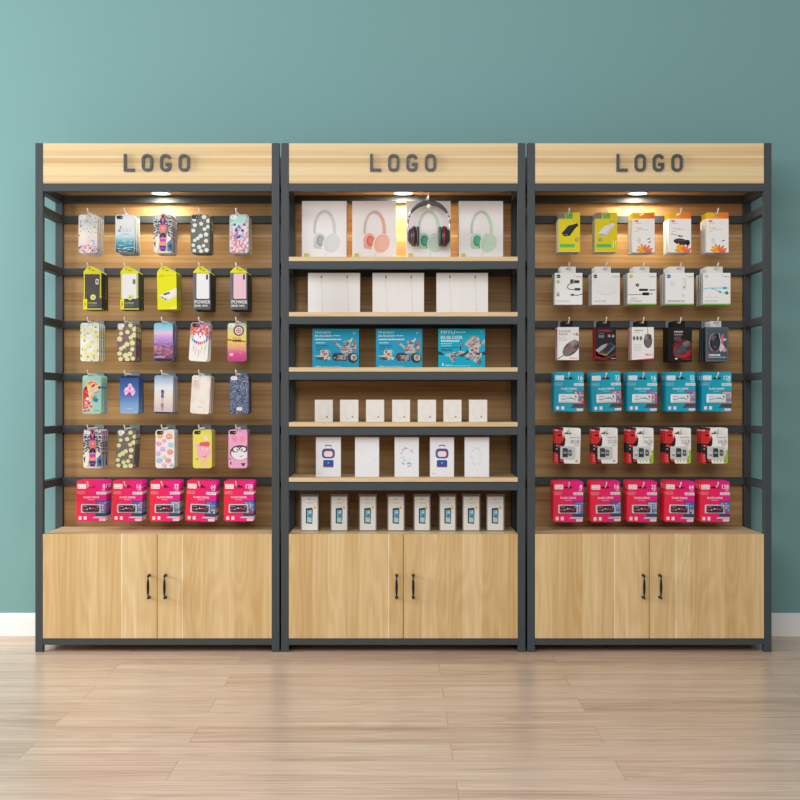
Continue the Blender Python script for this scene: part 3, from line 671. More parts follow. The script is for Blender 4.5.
def tab_tri(cc, hole=True):
    def f(w, h, hx):
        mb = MB(); out = [(-w/2, h), (w/2, h), (w/2-3, h+5), (hx+9, h+27), (hx-7, h+27), (-w/2+1, h+6)]
        mb.slab([[(x/1000, z/1000) for x, z in out], [(x/1000, z/1000) for x, z in ell(hx, h+18.6, 4, 3.6, n=12)]], .002, .003, 'print_paper', cc, side=cc)
        A = Art(mb, 0, 0, .002, 'print_paper'); A.rect(hx+8, h+8, hx+20, h+11, (90, 90, 40)); return mb
    return f
def tab_band(x0, x1, bands, th=26, y=.002, r=0, hw=11):
    """bands = [(x0, x1, colour)] across the tab, x measured from the tab's left edge to its right edge 0..1"""
    def f(w, h, hx):
        mb = MB(); X0, X1 = -w/2+x0*w, -w/2+x1*w
        cc = bands if callable(bands) else None
        c0 = cc or bands[0][2]
        col = (lambda X, Zz: cc((X*1000-X0)/(X1-X0))) if cc else c0
        sd = None if cc else c0
        mb.slab([[(a/1000, z/1000) for a, z in rrect(X0, h-1, X1, h+th, r)], [(a/1000, z/1000) for a, z in rrect(hx-hw, h+13, hx+hw, h+22.2, 4)]], y, y+.001, 'print_paper', col, side=sd)
        if not cc:
            A = Art(mb, 0, 0, y, 'print_paper')
            for a, b_, c in bands[1:]: A.rect(X0+a*(X1-X0), h, X0+b_*(X1-X0), h+th-1, c)
        return mb
    return f
YEL = (226, 222, 20)
def art_windowbox(bank):
    def f(A, w, h, rg):
        A.rect(0, 0, w, h, (72, 74, 76)); A.rect(2, 46, w-3, h, YEL); A.rect(6, 46, w-8, h-5, (60, 60, 60))
        A.poly([(0, 0), (16, 0), (16, 46), (0, 42)], YEL); A.rect(0, 0, w, 4, YEL)
        A.line([(0, 48), (30, 46), (w, 54)], 2.5, YEL); A.text('TITAN', 3, 9, 14, 14, (80, 80, 60)) if False else A.tlines(5, 12, [12, 18, 24, 30], 3, (110, 110, 40), rg)
        A.text('POWER', 20, 24, 42, 30, YEL); A.text('BANK', 43, 24, 56, 30, (225, 225, 225)); A.tlines(20, 56, [18, 13], 1.6, (140, 140, 140), rg)
    return f
def bank_part(col, deep=False, win=(6, 46, 11, 5)):
    def f(root, w, h):
        mb = MB(); x0, x1, z0, z1 = win[0]-w/2, w/2-9+1, win[1]-2, h-win[3]
        x0, x1 = -w/2+7, w/2-9
        mb.slab([[(x/1000, z/1000) for x, z in rrect(x0, z0, x1, z1, 3)]], -.0016, -.0006, 'print_gloss', col, side=col)
        A = Art(mb, 0, 0, -.0016, 'print_gloss'); dk = sum(col) < 300
        A.rect(x1-16, z1-42, x1-4, z1-20, (225, 225, 225) if dk else (150, 150, 148), 3); A.rect(x1-13, z1-38, x1-7, z1-24, (70, 66, 66), 2)
        if dk: A.line([(x0+4, z0+20), (x0+28, z0+44)], 1.2, (105, 98, 96)); A.line([(x0+20, z0+14), (x0+40, z0+30)], 1.2, (100, 94, 92))
        make_part('power_bank', mb, root, 'dark grey power bank' if dk else 'white power bank')
        bd = MB(); bd.lathe([(.0115, 0), (.0115, -.0012)], 'print_paper', YEL, ax='Y', at=(.003, -.0017, .050), smooth=False); B = Art(bd, 0, 0, -.0030, 'print_paper'); B.ell(3, 50, 8, (210, 215, 190)); B.ell(3, 50, 4, (150, 155, 130)); make_part('round_badge', bd, root, 'yellow round badge')
    return f
def art_charcoal(A, w, h, rg):
    A.rect(0, 0, w, h, (84, 88, 92)); A.rect(0, 0, 10, h, (104, 108, 112)); 
    A.text('POWER', 6, 24, 70, 38, (228, 228, 228), bold=.8); A.text('BANK', 6, 11, 32, 20, (222, 222, 222), bold=.6); A.tlines(36, 62, [12], 7, (190, 190, 190), rg)
def bank_charcoal(col, nm):
    def f(root, w, h):
        mb = MB(); x0, x1, z0, z1 = -w/2+14, w/2-5, 44, h-2
        mb.slab([[(x/1000, z/1000) for x, z in rrect(x0, z0, x1, z1, 4)]], -.0016, -.0006, 'print_gloss', col, side=col)
        A = Art(mb, 0, 0, -.0016, 'print_gloss'); A.rect(x1-13, z1-26, x1-5, z1-4, (42, 40, 46), 3.5); make_part('power_bank', mb, root, nm)
    return f
def art_yellowbox(A, w, h, rg):
    A.rect(0, 0, w, h, (224, 222, 16)); A.rect(10, h-16, 30, h-8, (170, 165, 60)); A.rect(12, h-14, 28, h-10, (224, 222, 16)); A.tlines(34, 66, [h-13], 4, (200, 196, 60), rg)
    A.poly([(8, 58), (w, 88), (w, 62), (46, 42)], (228, 226, 220)); A.poly([(8, 58), (46, 42), (44, 34), (9, 50)], (200, 198, 190)); A.poly([(46, 42), (w, 62), (w, 54), (44, 34)], (214, 212, 205))
    A.poly([(22, 64), (48, 72), (54, 66), (30, 58)], (95, 88, 88)); A.ell(20, 49, 3, (60, 50, 50)); A.ell(32, 42, 3, (60, 50, 50)); A.rect(w-26, 3, w-3, 9, (225, 225, 190)); A.tlines(8, 48, [22, 26, 16], 1.4, (205, 205, 120), rg)
hang_cartons('L', 1, 0, 92.5, 76, 150, .024, (52, 54, 56), art_windowbox(0), 'yellow and grey window', 'power bank box', 'power_bank_box', tab_tri(YEL), extra=bank_part((66, 60, 58)), n=4, pitch=.031)
root_note = None
hang_cartons('L', 1, 1, 129.5, 76, 150, .024, (66, 70, 68), art_windowbox(1), 'yellow windowed white-device', 'power bank box', 'power_bank_box', tab_tri(YEL), extra=bank_part((226, 226, 222)), n=4, pitch=.029)
hang_cartons('L', 1, 2, 166.5, 79, 150, .03, (212, 212, 40), art_yellowbox, 'plain bright yellow', 'power bank box', 'power_bank_box', tab_tri(YEL), n=4, pitch=.034, tilt=-1)
hang_cartons('L', 1, 3, 201.8, 71, 150, .03, (60, 64, 68), art_charcoal, 'charcoal white-device', 'power bank box', 'power_bank_box', tab_tri(YEL), extra=bank_charcoal((228, 228, 230), 'white power bank'), n=5, pitch=.034)
hang_cartons('L', 1, 4, 238.8, 71, 150, .03, (56, 60, 64), art_charcoal, 'charcoal pink-device', 'power bank box', 'power_bank_box', tab_tri(YEL), extra=bank_charcoal((226, 186, 196), 'pale pink power bank'), n=5, pitch=.034)

# blister cards
def flash_pack(c1, c2, num, drive, dark, seed):
    w, h = 122, (168 if dark else 162); mb = MB(); grad = lambda X, Zz: mixc(c1, c2, (X*1000+w/2)/w)
    out = [(x/1000, z/1000) for x, z in rrect(-w/2, 0, w/2, h, 9)]
    slot = [(x/1000, z/1000) for x, z in [(-16, h-30), (16, h-30), (16, h-24), (9, h-24), (4, h-17.5), (-4, h-17.5), (-9, h-24), (-16, h-24)]]
    mb.slab([out, slot], 0, .0012, 'print_gloss', grad, side=mixc(c1, c2, .5))
    W_ = (246, 240, 242); A = Art(mb, -w/2000, 0, 0, 'print_gloss'); rg = random.Random(seed)
    A.rect(5, h-34, 40, h-15, W_, 2); cc = mixc(c1, c2, .1)
    A.text('GOOD', 8, h-23, 37, h-17, cc); A.text('RAM', 8, h-32, 37, h-25.5, cc)
    A.ring(19, h-50, 1, .1, cc) if False else A.line(rrect(4, h-55, 34, h-45, 3)+[rrect(4, h-55, 34, h-45, 3)[0]], 1.3, mixc(W_, c1, .35)); A.text('micro', 8, h-52.5, 30, h-47.5, mixc(W_, c1, .3))
    nw = 9*len(num); A.text(num, 117-nw, h-33, 117, h-15, W_, bold=.7); A.text('GB', 104, h-41, 116, h-35, W_)
    A.rect(82, h-57, w, h-46, (236, 222, 230)); A.text('USB 2.0', 86, h-54.5, 116, h-48.5, mixc(c2, (90, 60, 80), .4))
    A.text('FLASH DRIVE', 30, h-73, 93, h-65, W_, bold=.4); A.tlines(48, 74, [h-80], 2.5, mixc(W_, c1, .3), rg)
    # laptop print
    A.rect(80, 30, w, 86, (70, 72, 140) if dark else (120, 105, 120)); A.rect(84, 34, w, 82, (90, 95, 175) if dark else (170, 120, 150))
    pal = [(222, 190, 70), (110, 180, 225), (205, 60, 140), (190, 200, 225), (90, 110, 200), (230, 150, 70), (110, 140, 205), (95, 95, 175)]
    for i in range(4):
        for j in range(5): A.rect(86+i*9.2, 35+j*9.4, 93.5+i*9.2, 42.5+j*9.4, rg.choice(pal))
    A.poly([(80, 30), (w, 30), (w, 21), (74, 21)], (70, 68, 76)); A.poly([(74, 21), (w, 21), (w, 14), (66, 14)], (196, 196, 202) if dark else (90, 80, 90))
    for x in (10, 31): A.rect(x, 7, x+12, 21, (238, 222, 228), 1.5)
    A.rect(94, 3, 120, 12, (240, 225, 232), 2); A.text('GOODRAM', 97, 5.5, 117, 9.5, c2)
    d = MB(); fr = (222, 220, 222) if dark else (232, 234, 236)
    d.slab([[(x/1000-w/2000, z/1000) for x, z in rrect(20, 36, 100, 71, 4)]], -.0015, -.0006, 'print_gloss', fr, side=fr)
    bc = (52, 46, 50) if dark else (224, 228, 230)
    d2 = MB(); d2.slab([[(x/1000-w/2000, z/1000) for x, z in rrect(26, 40, 94, 67, 4)]], -.0075, -.0015, 'print_gloss', bc, side=bc)
    B = Art(d2, -w/2000, 0, -.0075, 'print_gloss'); rg = random.Random(4)
    for k in range(11):
        x = 30+k*5.6; B.poly(ell(x, 52+rg.uniform(-3, 3), rg.uniform(1.6, 3.2), rg.uniform(2, 5), n=7, rot=rg.uniform(0, 90)), rg.choice([(225, 60, 120), (230, 225, 225), (170, 60, 110)] if dark else [(40, 150, 170), (90, 180, 190), (120, 130, 135)]))
    B.line([(30, 62), (46, 62)], 2, (180, 180, 180) if dark else (140, 140, 140)); B.rect(86, 57, 91, 65, (150, 150, 155) if dark else (60, 60, 64), 1)
    return mb, d, d2
NUMW = {'8': 'eight', '16': 'sixteen', '32': 'thirty-two', '64': 'sixty-four', '128': 'hundred-and-twenty-eight'}
def hang_flash(unit, row, col, cx, c1, c2, num, dark, colour, tilt=0, n=4, extra=''):
    mb, d, d2 = flash_pack(c1, c2, num, None, dark, col+row)
    root = empty('flash_drive_pack', (0, 0, 0), '', 'flash drive pack'); make_part('card', mb, root); bl = make_part('blister', d, root, 'clear white blister tray'); fd = make_part('flash_drive', d2, root, 'patterned flash drive')
    desc = '%s%s %s GB flash drive pack' % (colour, extra, NUMW[num])
    stack(root, unit, row, col, cx, (.168 if dark else .162)-.0175-.0026, n, .034, tilt, 'flash_drive_pack', 'flash drive pack', (desc, UN[unit], desc+'s'), ('card', 'flash_drive', 'blister'), .8)
    hook(unit, row, col, '%s%s %s GB flash drives, %s' % (colour, extra, NUMW[num], UN[unit]))
P1, P2 = (240, 38, 66), (234, 20, 142)
for c, (cx, num, tl) in enumerate(((91.3, '8', .3), (127.5, '16', .6), (164.8, '32', 0), (201.6, '64', 2.6), (238.8, '128', 0))): hang_flash('L', 5, c, cx, P1, P2, num, True, 'pink', tl)
for c, (cx, num, tl) in enumerate(((568.3, '8', .3), (605.2, '16', -1.5), (642.1, '32', .3), (679.8, '64', 1.5), (714.9, '128', .2))): hang_flash('R', 5, c, cx, P1, P2, num, True, 'pink', tl)
T1, T2 = (0, 148, 178), (0, 176, 200)
for c, (cx, num, tl, ex) in enumerate(((568.9, '16', .5, ' outermost'), (605.7, '32', -2, ' tilted'), (642.2, '16', 0, ' middle'), (680.4, '32', -.5, ' straighter'), (716.6, '128', .2, ''))): hang_flash('R', 3, c, cx, T1, T2, num, False, 'turquoise', tl, extra=ex)

def memory_pack(size, three, seed):
    w, h = 106, 146; mb = MB(); rg = random.Random(seed); slot = [(x/1000, z/1000) for x, z in [(-14, h-26), (14, h-26), (14, h-20), (6, h-20), (3, h-13.5), (-3, h-13.5), (-6, h-20), (-14, h-20)]]
    mb.slab([[(x/1000, z/1000) for x, z in rrect(-w/2, 0, w/2, h, 7)], slot], 0, .0012, 'print_gloss', (240, 238, 234), side=(215, 210, 205))
    cl = rrect(0, 0, w, h, 7); A = Art(mb, -w/2000, 0, 0, 'print_gloss', cl); R_ = (214, 36, 40); K = (24, 22, 26)
    A.poly([(0, 0), (0, h), (34, h), (34, h-22), (44, h-46), (42, h-70), (34, h-80), (28, 60), (34, 30), (42, 0)], K)
    A.poly([(0, h-64), (0, h-6), (32, h-8), (33, h-24), (39, h-46), (30, h-58), (22, h-66)], R_); A.poly([(8, h-76), (20, h-70), (32, h-76), (20, h-82)], R_)
    A.ell(20, h-31, 9, K, 4, rot=-8); A.rect(2, h-20, 28, h-18, (150, 20, 26)); A.poly([(30, h-14), (35, h-14), (36, h-40), (33, h-40)], (235, 200, 196)); A.rect(2, h-13, 12, h-8, (235, 190, 186), 1.5)
    A.poly([(0, 0), (0, 44), (14, 40), (18, 0)], R_); A.poly([(24, 8), (28, 30), (38, 20), (40, 6)], R_); A.poly([(20, 56), (30, 66), (28, 54)], R_)
    for k in range(5): A.rect(7, 50+k*7, 12, 54+k*7, (215, 200, 196)) if k % 2 else A.rect(6, 10+k*5, 12, 13+k*5, (235, 160, 160))
    A.text('Lexora', 62, h-42, 100, h-34, (70, 72, 78)); A.text(size, 66, h-64, 102, h-48, (120, 120, 124)); A.tlines(82, 100, [h-72], 2.6, (150, 150, 150), rg)
    if three:
        A.poly([(w-16, 0), (w, 0), (w, 58), (w-10, 50), (w-6, 36), (w-16, 28)], (150, 205, 50)); 
        for x in (48, 60, 74): A.poly([(x, 14), (x+8, 14), (x+4, 4)], (150, 205, 50))
        A.ell(w-12, 11, 5, (220, 90, 130)); A.ring(86, h-66, 6, 1.4, (110, 110, 110), rz=3.4)
    else: A.ell(w-14, 11, 5, (226, 60, 70)); A.ell(w-14, 11, 3, (238, 190, 190))
    bl = MB(); x0, x1 = (24, 84) if not three else (22, 92)
    bl.slab([[(x/1000-w/2000, z/1000) for x, z in rrect(x0, 18, x1, 70, 4)]], -.004, -.0006, 'print_gloss', (205, 207, 203), side=(205, 207, 203))
    cards = []
    for (a, b_, c) in (((33, 55, (58, 62, 68)), (57, 71, (95, 105, 118))) if not three else ((25, 43, (196, 198, 196)), (45, 66, (56, 60, 68)), (72, 86, (84, 88, 74)))):
        m = MB(); m.slab([[(x/1000-w/2000, z/1000) for x, z in ([(a, 26), (b_, 26), (b_, 58), (b_-4, 63), (a, 63)] if b_-a > 16 else [(a, 32), (b_, 32), (b_, 52), (b_-3, 57), (a, 57)])]], -.0055, -.004, 'print_gloss', c, side=c)
        q = Art(m, -w/2000, 0, -.0055, 'print_gloss'); q.rect(a+3, 40, b_-3, 48, mixc(c, (230, 230, 230), .5)); q.rect(a+3, 33, b_-3, 37, mixc(c, (20, 20, 24), .7)); cards.append(m)
    return mb, bl, cards
for c, (cx, size, word, tl) in enumerate(((567.8, '8GB', 'eight', 1.4), (604.7, '32GB', 'thirty-two', .2), (640.6, '16GB', 'sixteen', .2), (678, '32GB', 'green-edged thirty-two', .3), (714.9, '64GB', 'sixty-four', .2))):
    mb, bl, cd = memory_pack(size, c > 1, c)
    root = empty('memory_card_pack', (0, 0, 0), '', 'memory card pack'); make_part('card', mb, root); b_ = make_part('blister', bl, root, 'clear blister')
    for m in cd: make_part('memory_card', m, b_)
    desc = 'red and white %s GB memory card pack' % word
    stack(root, 'R', 4, c, cx, .146-.0135-.0026, 4 if c > 1 else 3, .033, tl, '', 'memory card pack', (desc, 'fifth rail', desc+'s'), ('card',), .8)
    hook('R', 4, c, '%s gigabyte memory cards' % word)

# right cabinet cartons
def art_charger(dark):
    def f(A, w, h, rg):
        A.rect(0, 0, w, h, (224, 206, 22))
        b = (42, 42, 48) if dark else (226, 226, 228); s = (24, 24, 28) if dark else (196, 196, 200)
        A.line([(62, 122), (66, 130)], 2.4, (110, 100, 80)); A.line([(76, 118), (80, 128)], 2.4, (110, 100, 80))
        A.poly([(12, 76), (40, 108), (58, 112), (76, 118), (82, 110), (66, 94), (46, 66), (22, 64)], b); A.poly([(12, 76), (22, 64), (46, 66), (40, 74)], s); A.poly([(46, 66), (66, 94), (82, 110), (78, 112), (60, 100), (40, 74)], mixc(b, s, .5))
        for x in (18, 26, 33): A.rect(x, 69, x+5, 72, (150, 150, 150) if dark else (120, 120, 126))
        x0 = 74 if dark else 20; A.ell(x0, 50, 7.5, (130, 120, 130)); A.ell(x0, 50, 4, (200, 190, 150))
        A.rect(4, 18, 66, 33, (110, 200, 90)); A.tlines(8, 60, [24], 3, (60, 150, 60), rg); A.rect(0, 0, w, 2.5, (214, 214, 205))
        if not dark:
            for x in (74, 84): A.rect(x-2, 30, x+2, 48, (236, 232, 200), 1.5); A.rect(x-1, 18, x+1, 32, (236, 232, 200))
    return f
def art_orange(kind):
    def f(A, w, h, rg):
        A.rect(0, 0, w, h, (242, 240, 238)); A.rect(10, h-13, 26, h-6, (235, 120, 40), 2); A.tlines(14, 36, [h-19], 2.2, (150, 150, 155), rg)
        A.text('Cable', 14, h-42, 40, h-33, (240, 150, 60)) if kind != 1 else A.text('Car kit', 16, h-42, 50, h-34, (240, 150, 60)); A.line([(26, h-44), (66, h-44)], 1.8, (240, 170, 90)); A.tlines(14, 28, [h-52], 2.4, (170, 170, 172), rg)
        cx, cz = (58 if kind == 1 else 50), 2
        for k, (a, L, c) in enumerate(((165, 34, (245, 150, 40)), (140, 36, (248, 176, 30)), (112, 36, (244, 160, 30)), (82, 30, (238, 120, 40)), (50, 34, (240, 120, 60)), (22, 36, (235, 130, 60)), (6, 30, (240, 100, 70)))):
            a = math.radians(a); A.poly(ell(cx+L*.55*math.cos(a), cz+L*.55*math.sin(a), L*.5, 5.4, n=12, rot=math.degrees(a)), c)
        if kind == 1:
            A.line([(8, 76), (30, 72), (58, 66)], 1.6, (50, 50, 56)); A.rect(40, 64, 58, 69, (60, 60, 66), 2)
            A.poly(ell(50, 44, 30, 13, rot=-8), (46, 46, 54)); A.ell(78, 40, 9, (30, 30, 36), 12); A.line([(26, 52), (66, 48)], 1.5, (120, 120, 130)); A.poly([(34, 18), (40, 42), (50, 20)], (248, 176, 30))
        else:
            A.line([(62, 52), (74, 58)], 4, (95, 95, 100)) if kind == 0 else A.line([(64, 46), (76, 50)], 4, (110, 110, 115))
            if kind == 0: A.line([(66, 38), (76, 46)], 4, (95, 95, 100))
            A.ell(28, 48, 8, (222, 220, 218), 12)
    return f
og = lambda t: mixc((244, 200, 20), (238, 110, 40), t)
W92 = 90
hang_cartons('R', 0, 0, 569.3, 88, 136, .027, (208, 204, 190), art_charger(True), 'yellow dark-plug', 'charger box', 'charger_box', tab_band(.0, 1, [(0, 1, (222, 204, 22)), (0, .3, (120, 112, 120)), (.32, .66, (96, 170, 84))], 26, r=2), n=3, pitch=.036, cat='charger box')
hang_cartons('R', 0, 1, 606.2, 90, 136, .027, (208, 204, 190), art_charger(False), 'yellow white-plug', 'charger box', 'charger_box', tab_band(.0, 1, [(0, 1, (222, 204, 22)), (0, .3, (130, 124, 130)), (.34, .68, (120, 190, 90))], 26, r=2), n=3, pitch=.036, cat='charger box')
hang_cartons('R', 0, 2, 643.4, 92, 138, .03, (226, 222, 214), art_orange(0), 'white and orange leaf-print', 'cable box', 'cable_box', tab_band(0, 1, og, 26), n=3, pitch=.038, cat='cable box')
hang_cartons('R', 0, 3, 679.9, 92, 138, .03, (226, 222, 214), art_orange(1), 'white and orange car-adapter', 'cable box', 'cable_box', tab_band(0, 1, og, 26), n=3, pitch=.042, cat='cable box')
hang_cartons('R', 0, 4, 717.4, 92, 138, .03, (226, 222, 214), art_orange(2), 'white and orange plug-end', 'cable box', 'cable_box', tab_band(0, 1, og, 26), n=3, pitch=.04, cat='cable box')
def art_white(kind):
    def f(A, w, h, rg):
        A.rect(0, 0, w, h, (240, 240, 238))
        if kind != 4: A.ell(14, h-14, 8, ((60, 62, 64), (60, 62, 64), (236, 190, 50), (30, 100, 190), (205, 205, 200))[kind])
        else: A.ell(14, h-14, 8, (208, 208, 202)) 
        A.tlines(9, 19, [h-15], 2, (220, 220, 220), rg); A.text('belnin', w-26, h-18, w-4, h-12, (70, 70, 72)); A.ell(w-32, h-12, 1.6, (120, 120, 120))
        A.tlines(8, 60, [10, 15], 2, (160, 160, 158), rg)
        if kind == 0:
            A.ell(13, h-36, 7, (170, 205, 90)); A.rect(6, 34, 18, 46, (170, 150, 140)); A.rect(7, 48, 18, 52, (190, 185, 180))
            A.rect(62, 86, 80, 104, (70, 76, 72), 5); A.rect(74, 86, 78, 104, (150, 200, 60)); A.rect(80, 88, 100, 100, (60, 62, 66), 3)
            A.line([(66, 86), (54, 82), (50, 70), (60, 62), (78, 62), (90, 66)], 3, (46, 48, 50)); A.rect(80, 58, 104, 68, (56, 58, 60), 3); A.line([(60, 40), (76, 40), (92, 38), (112, 44)], 3, (46, 48, 50)); A.rect(66, 36, 78, 44, (56, 58, 60), 2)
        elif kind == 1:
            A.ell(59, 62, 42, (228, 228, 227), 23); A.ell(59, 65, 42, (237, 237, 236), 22); A.ring(59, 64, 42, .8, (205, 205, 204), rz=22, a0=180, a1=360); A.text('Qi', 6, h-38, 12, h-32, (190, 190, 188)); A.rect(0, 0, w, 3, (150, 200, 90)) if False else None
        elif kind == 2:
            A.ell(40, h-50, 7, (30, 30, 34)); A.ell(40, h-50, 3, (150, 200, 60)); A.rect(46, 56, 84, 65, (28, 28, 32), 4); A.rect(88, 58, 114, 62, (40, 40, 44), 2); A.line([(0, 40), (60, 42)], 2, (30, 30, 34)); A.rect(60, 38, 88, 50, (26, 26, 30), 4); A.rect(88, 40, 102, 48, (190, 190, 192), 1)
            A.rect(0, 0, w, 4.5, (120, 205, 60)); A.tlines(14, 40, [22, 26], 2, (170, 170, 170), rg)
        elif kind == 3:
            A.rect(70, 62, 84, 108, (150, 205, 90), 5); A.rect(70.5, 63, 82, 107, (234, 234, 233), 5); A.ell(76, 72, 3, (60, 60, 60)); A.ring(72, 38, 4, 1.2, (110, 110, 110)); A.tlines(20, 40, [h-40, h-46, h-52], 2, (196, 196, 194), rg)
            A.rect(w-22, 8, w-8, 24, (110, 110, 110)) if False else None; A.rect(0, 0, w, 4.5, (120, 205, 60)); A.tlines(8, 80, [10, 15], 2.4, (140, 140, 138), rg)
        else:
            A.line([(0, 62), (20, 68), (84, 68)], 3, (60, 195, 220)); A.rect(80, 63, 96, 73, (40, 180, 210), 2); A.rect(96, 65, 104, 71, (200, 200, 202), 1); A.line([(30, 68), (50, 62), (64, 54)], 3, (60, 195, 220)); A.poly([(60, 58), (66, 48), (78, 46), (72, 56)], (40, 180, 210))
            A.ell(97, 48, 6.5, (30, 40, 30)); A.ell(97, 48, 2.6, (150, 210, 60)); A.ell(87, 48, 3, (140, 205, 60)); A.line([(8, 30), (60, 30)], 1.2, (180, 180, 180)); A.rect(0, 0, w, 4.5, (120, 205, 60))
    return f
gt = lambda a, b_: tab_band(a, b_, [(0, 1, (228, 230, 226))], 26, r=2)
for c, (cx, w, kd, ds, a, b_, ptc) in enumerate(((568.7, 112, 0, 'white car-charger', .2, .76, .028), (605.9, 114, 1, 'white wireless-pad', .1, .68, .03), (642, 118, 2, 'white black-cable', .2, .76, .03), (679.6, 116, 3, 'white blue-dot', .1, .68, .034), (716.8, 112, 4, 'white cyan-cable', .1, .72, .036))):
    hang_cartons('R', 1, c, cx, w, 130, .024, (208, 210, 206), art_white(kd), ds, 'accessory box', 'accessory_box', gt(a, b_), n=4 if c < 3 else 4, pitch=ptc, cat='accessory box', seed=c)
def mouse(A, cx, cz, s, body, glow, rot=0):
    ca, sa = math.cos(math.radians(rot)), math.sin(math.radians(rot))
    T = lambda P: [(cx+s*(x*ca-y*sa), cz+s*(x*sa+y*ca)) for x, y in P]
    A.poly(T(ell(0, 0, 17, 29, n=20)), body); A.poly(T([(-15, 8), (-13, 24), (-4, 29), (-2, 6)]), mixc(body, (230, 230, 230), .25)); A.poly(T([(15, 8), (13, 24), (4, 29), (2, 6)]), mixc(body, (0, 0, 0), .3))
    A.poly(T(ell(0, 17, 1.5, 4.5, n=10)), glow); A.poly(T([(-16, 2), (-13, -16), (-11, -14), (-13, 4)]), mixc(body, (0, 0, 0), .5)); A.poly(T([(16, 2), (13, -16), (11, -14), (13, 4)]), mixc(body, (0, 0, 0), .5)); A.poly(T(ell(0, -15, 2.4, 1.8, n=8)), glow)
def art_mouse(kind):
    def f(A, w, h, rg):
        WH = (240, 238, 236)
        if kind == 0:
            A.rect(0, 0, w, h, WH); A.text('PULSEFIRE', 6, h-22, 54, h-13, (90, 90, 94)); A.text('RAIDER', 6, h-33, 42, h-25, (80, 80, 84)); A.tlines(6, 40, [h-44, h-50, h-56], 2, (190, 188, 186), rg)
            A.ell(w-18, h-30, 5, (200, 200, 205)); A.ell(w-8, h-30, 5.5, (240, 180, 60)); A.ell(w-6, h-32, 4, (220, 80, 160)); A.ell(w-10, h-26, 3, (80, 180, 220))
            A.line([(2, 4), (16, 14), (36, 26)], 3, (60, 56, 56)); mouse(A, 56, 48, 1.45, (126, 118, 114), (220, 50, 50), -48); A.poly([(40, 50), (50, 60), (56, 56), (46, 42)], (205, 60, 56)); A.tlines(50, 80, [6], 3, (220, 60, 70), rg)
        elif kind == 1:
            A.rect(0, 0, w, h, (34, 32, 38)); A.text('HYPERIX', 14, h-19, 66, h-11, (214, 30, 70), bold=.6); A.tlines(14, 40, [h-27], 3, (120, 118, 124), rg); A.rect(14, h-44, 38, h-32, (120, 116, 122))
            A.ell(58, h-36, 5.5, (236, 150, 50)); A.ell(60, h-38, 4, (70, 160, 220)); A.ell(56, h-33, 3, (220, 60, 160)); A.ell(74, h-37, 5, (190, 180, 180))
            A.poly([(6, 44), (0, 20), (40, 6), (w, 30), (w, 22), (40, 0), (0, 8)], (150, 20, 36)); A.poly([(2, 40), (30, 62), (64, 72), (84, 60), (80, 44), (56, 26), (40, 22), (18, 28)], (70, 68, 74)); A.poly([(2, 40), (30, 62), (52, 68), (44, 54), (14, 30)], (170, 166, 168)); A.poly([(46, 56), (60, 66), (72, 58), (54, 38), (32, 32)], (46, 44, 50))
            for i in range(10): A.line([(14+i*3.4, 28-i*.8), (17.4+i*3.4, 27.2-i*.8)], 2.6, mixc((230, 200, 40), (240, 120, 40), 1-i/9))
            for i in range(12): A.line([(48+i*2.9, 21+i*3.1), (51+i*2.9, 24+i*3.1)], 2.6, mixc((80, 210, 90), (110, 120, 230), i/11))
            A.tlines(66, 84, [5], 3, (200, 200, 205), rg)
        elif kind == 2:
            A.rect(0, 0, w, h, WH); A.tlines(12, 46, [h-16], 4, (120, 120, 122), rg); A.tlines(12, 34, [h-24], 2.4, (170, 170, 172), rg)
            for x in (10, 24, 38): A.ell(x, h-46, 5.5, (120, 116, 118), 9); A.ell(x, h-41, 1.6, (60, 56, 58), 3)
            A.line([(66, h), (66, 96)], 2, (120, 116, 114)); mouse(A, 67, 78, 1.02, (110, 104, 102), (206, 40, 60), 0); A.tlines(10, 40, [62, 56, 50, 44, 38], 2, (205, 203, 201), rg)
            A.poly([(0, 0), (w, 8), (w, 2), (w, 0)], (214, 30, 84)); A.ell(62, 22, 4, (224, 60, 100)); A.text('REDRAG', 68, 19, 88, 25, (150, 60, 80))
        elif kind == 3:
            A.rect(0, 0, w, h, (22, 18, 20)); A.ell(58, 50, 44, (120, 14, 18), 42); A.ell(56, 44, 34, (190, 24, 28), 30); A.rect(0, 0, 20, h, (12, 10, 12)); A.rect(20, 0, w, 16, (20, 16, 18))
            A.text('BLOODY', 24, h-22, 60, h-14, (200, 196, 196)) if False else A.tlines(24, 60, [h-22], 6, (196, 190, 190), rg); A.tlines(24, 58, [h-34], 7, (150, 140, 142), rg); A.tlines(24, 52, [h-42, h-48, h-54], 2.4, (130, 120, 122), rg)
            mouse(A, 60, 54, 1.4, (74, 74, 80), (230, 40, 40), -58); A.rect(28, 10, 38, 15, (235, 230, 230)); A.tlines(56, 92, [10], 3, (214, 30, 60), rg)
        else:
            A.rect(0, 0, w, h, (70, 88, 98)); A.line([(4, 4), (w-3, 4), (w-3, h-3), (4, h-3), (4, 4)], 1.2, (120, 136, 144))
            A.poly([(56, 120), (62, 92), (84, 96), (86, 88), (66, 84), (80, 56), (62, 40), (52, 60)], (200, 204, 208)); A.poly([(66, 110), (76, 114), (72, 70), (64, 74)], (226, 90, 120)); A.ell(78, 48, 8, (214, 150, 150))
            mouse(A, 40, 80, 1.25, (44, 54, 64), (226, 60, 80), 0); A.ring(40, 80, 24, 2.2, (216, 130, 150), rz=38, a0=100, a1=250); A.ring(40, 80, 24, 2.2, (216, 90, 110), rz=38, a0=280, a1=330)
            A.tlines(16, 62, [24], 7, (226, 232, 236), rg); A.tlines(16, 84, [17], 3, (200, 208, 214), rg); A.line([(12, 14), (12, 36)], 2, (230, 110, 140))
    return f
bt = lambda a, b_, c=(14, 14, 16): tab_band(a, b_, [(0, 1, c)], 25, y=.004, hw=10)
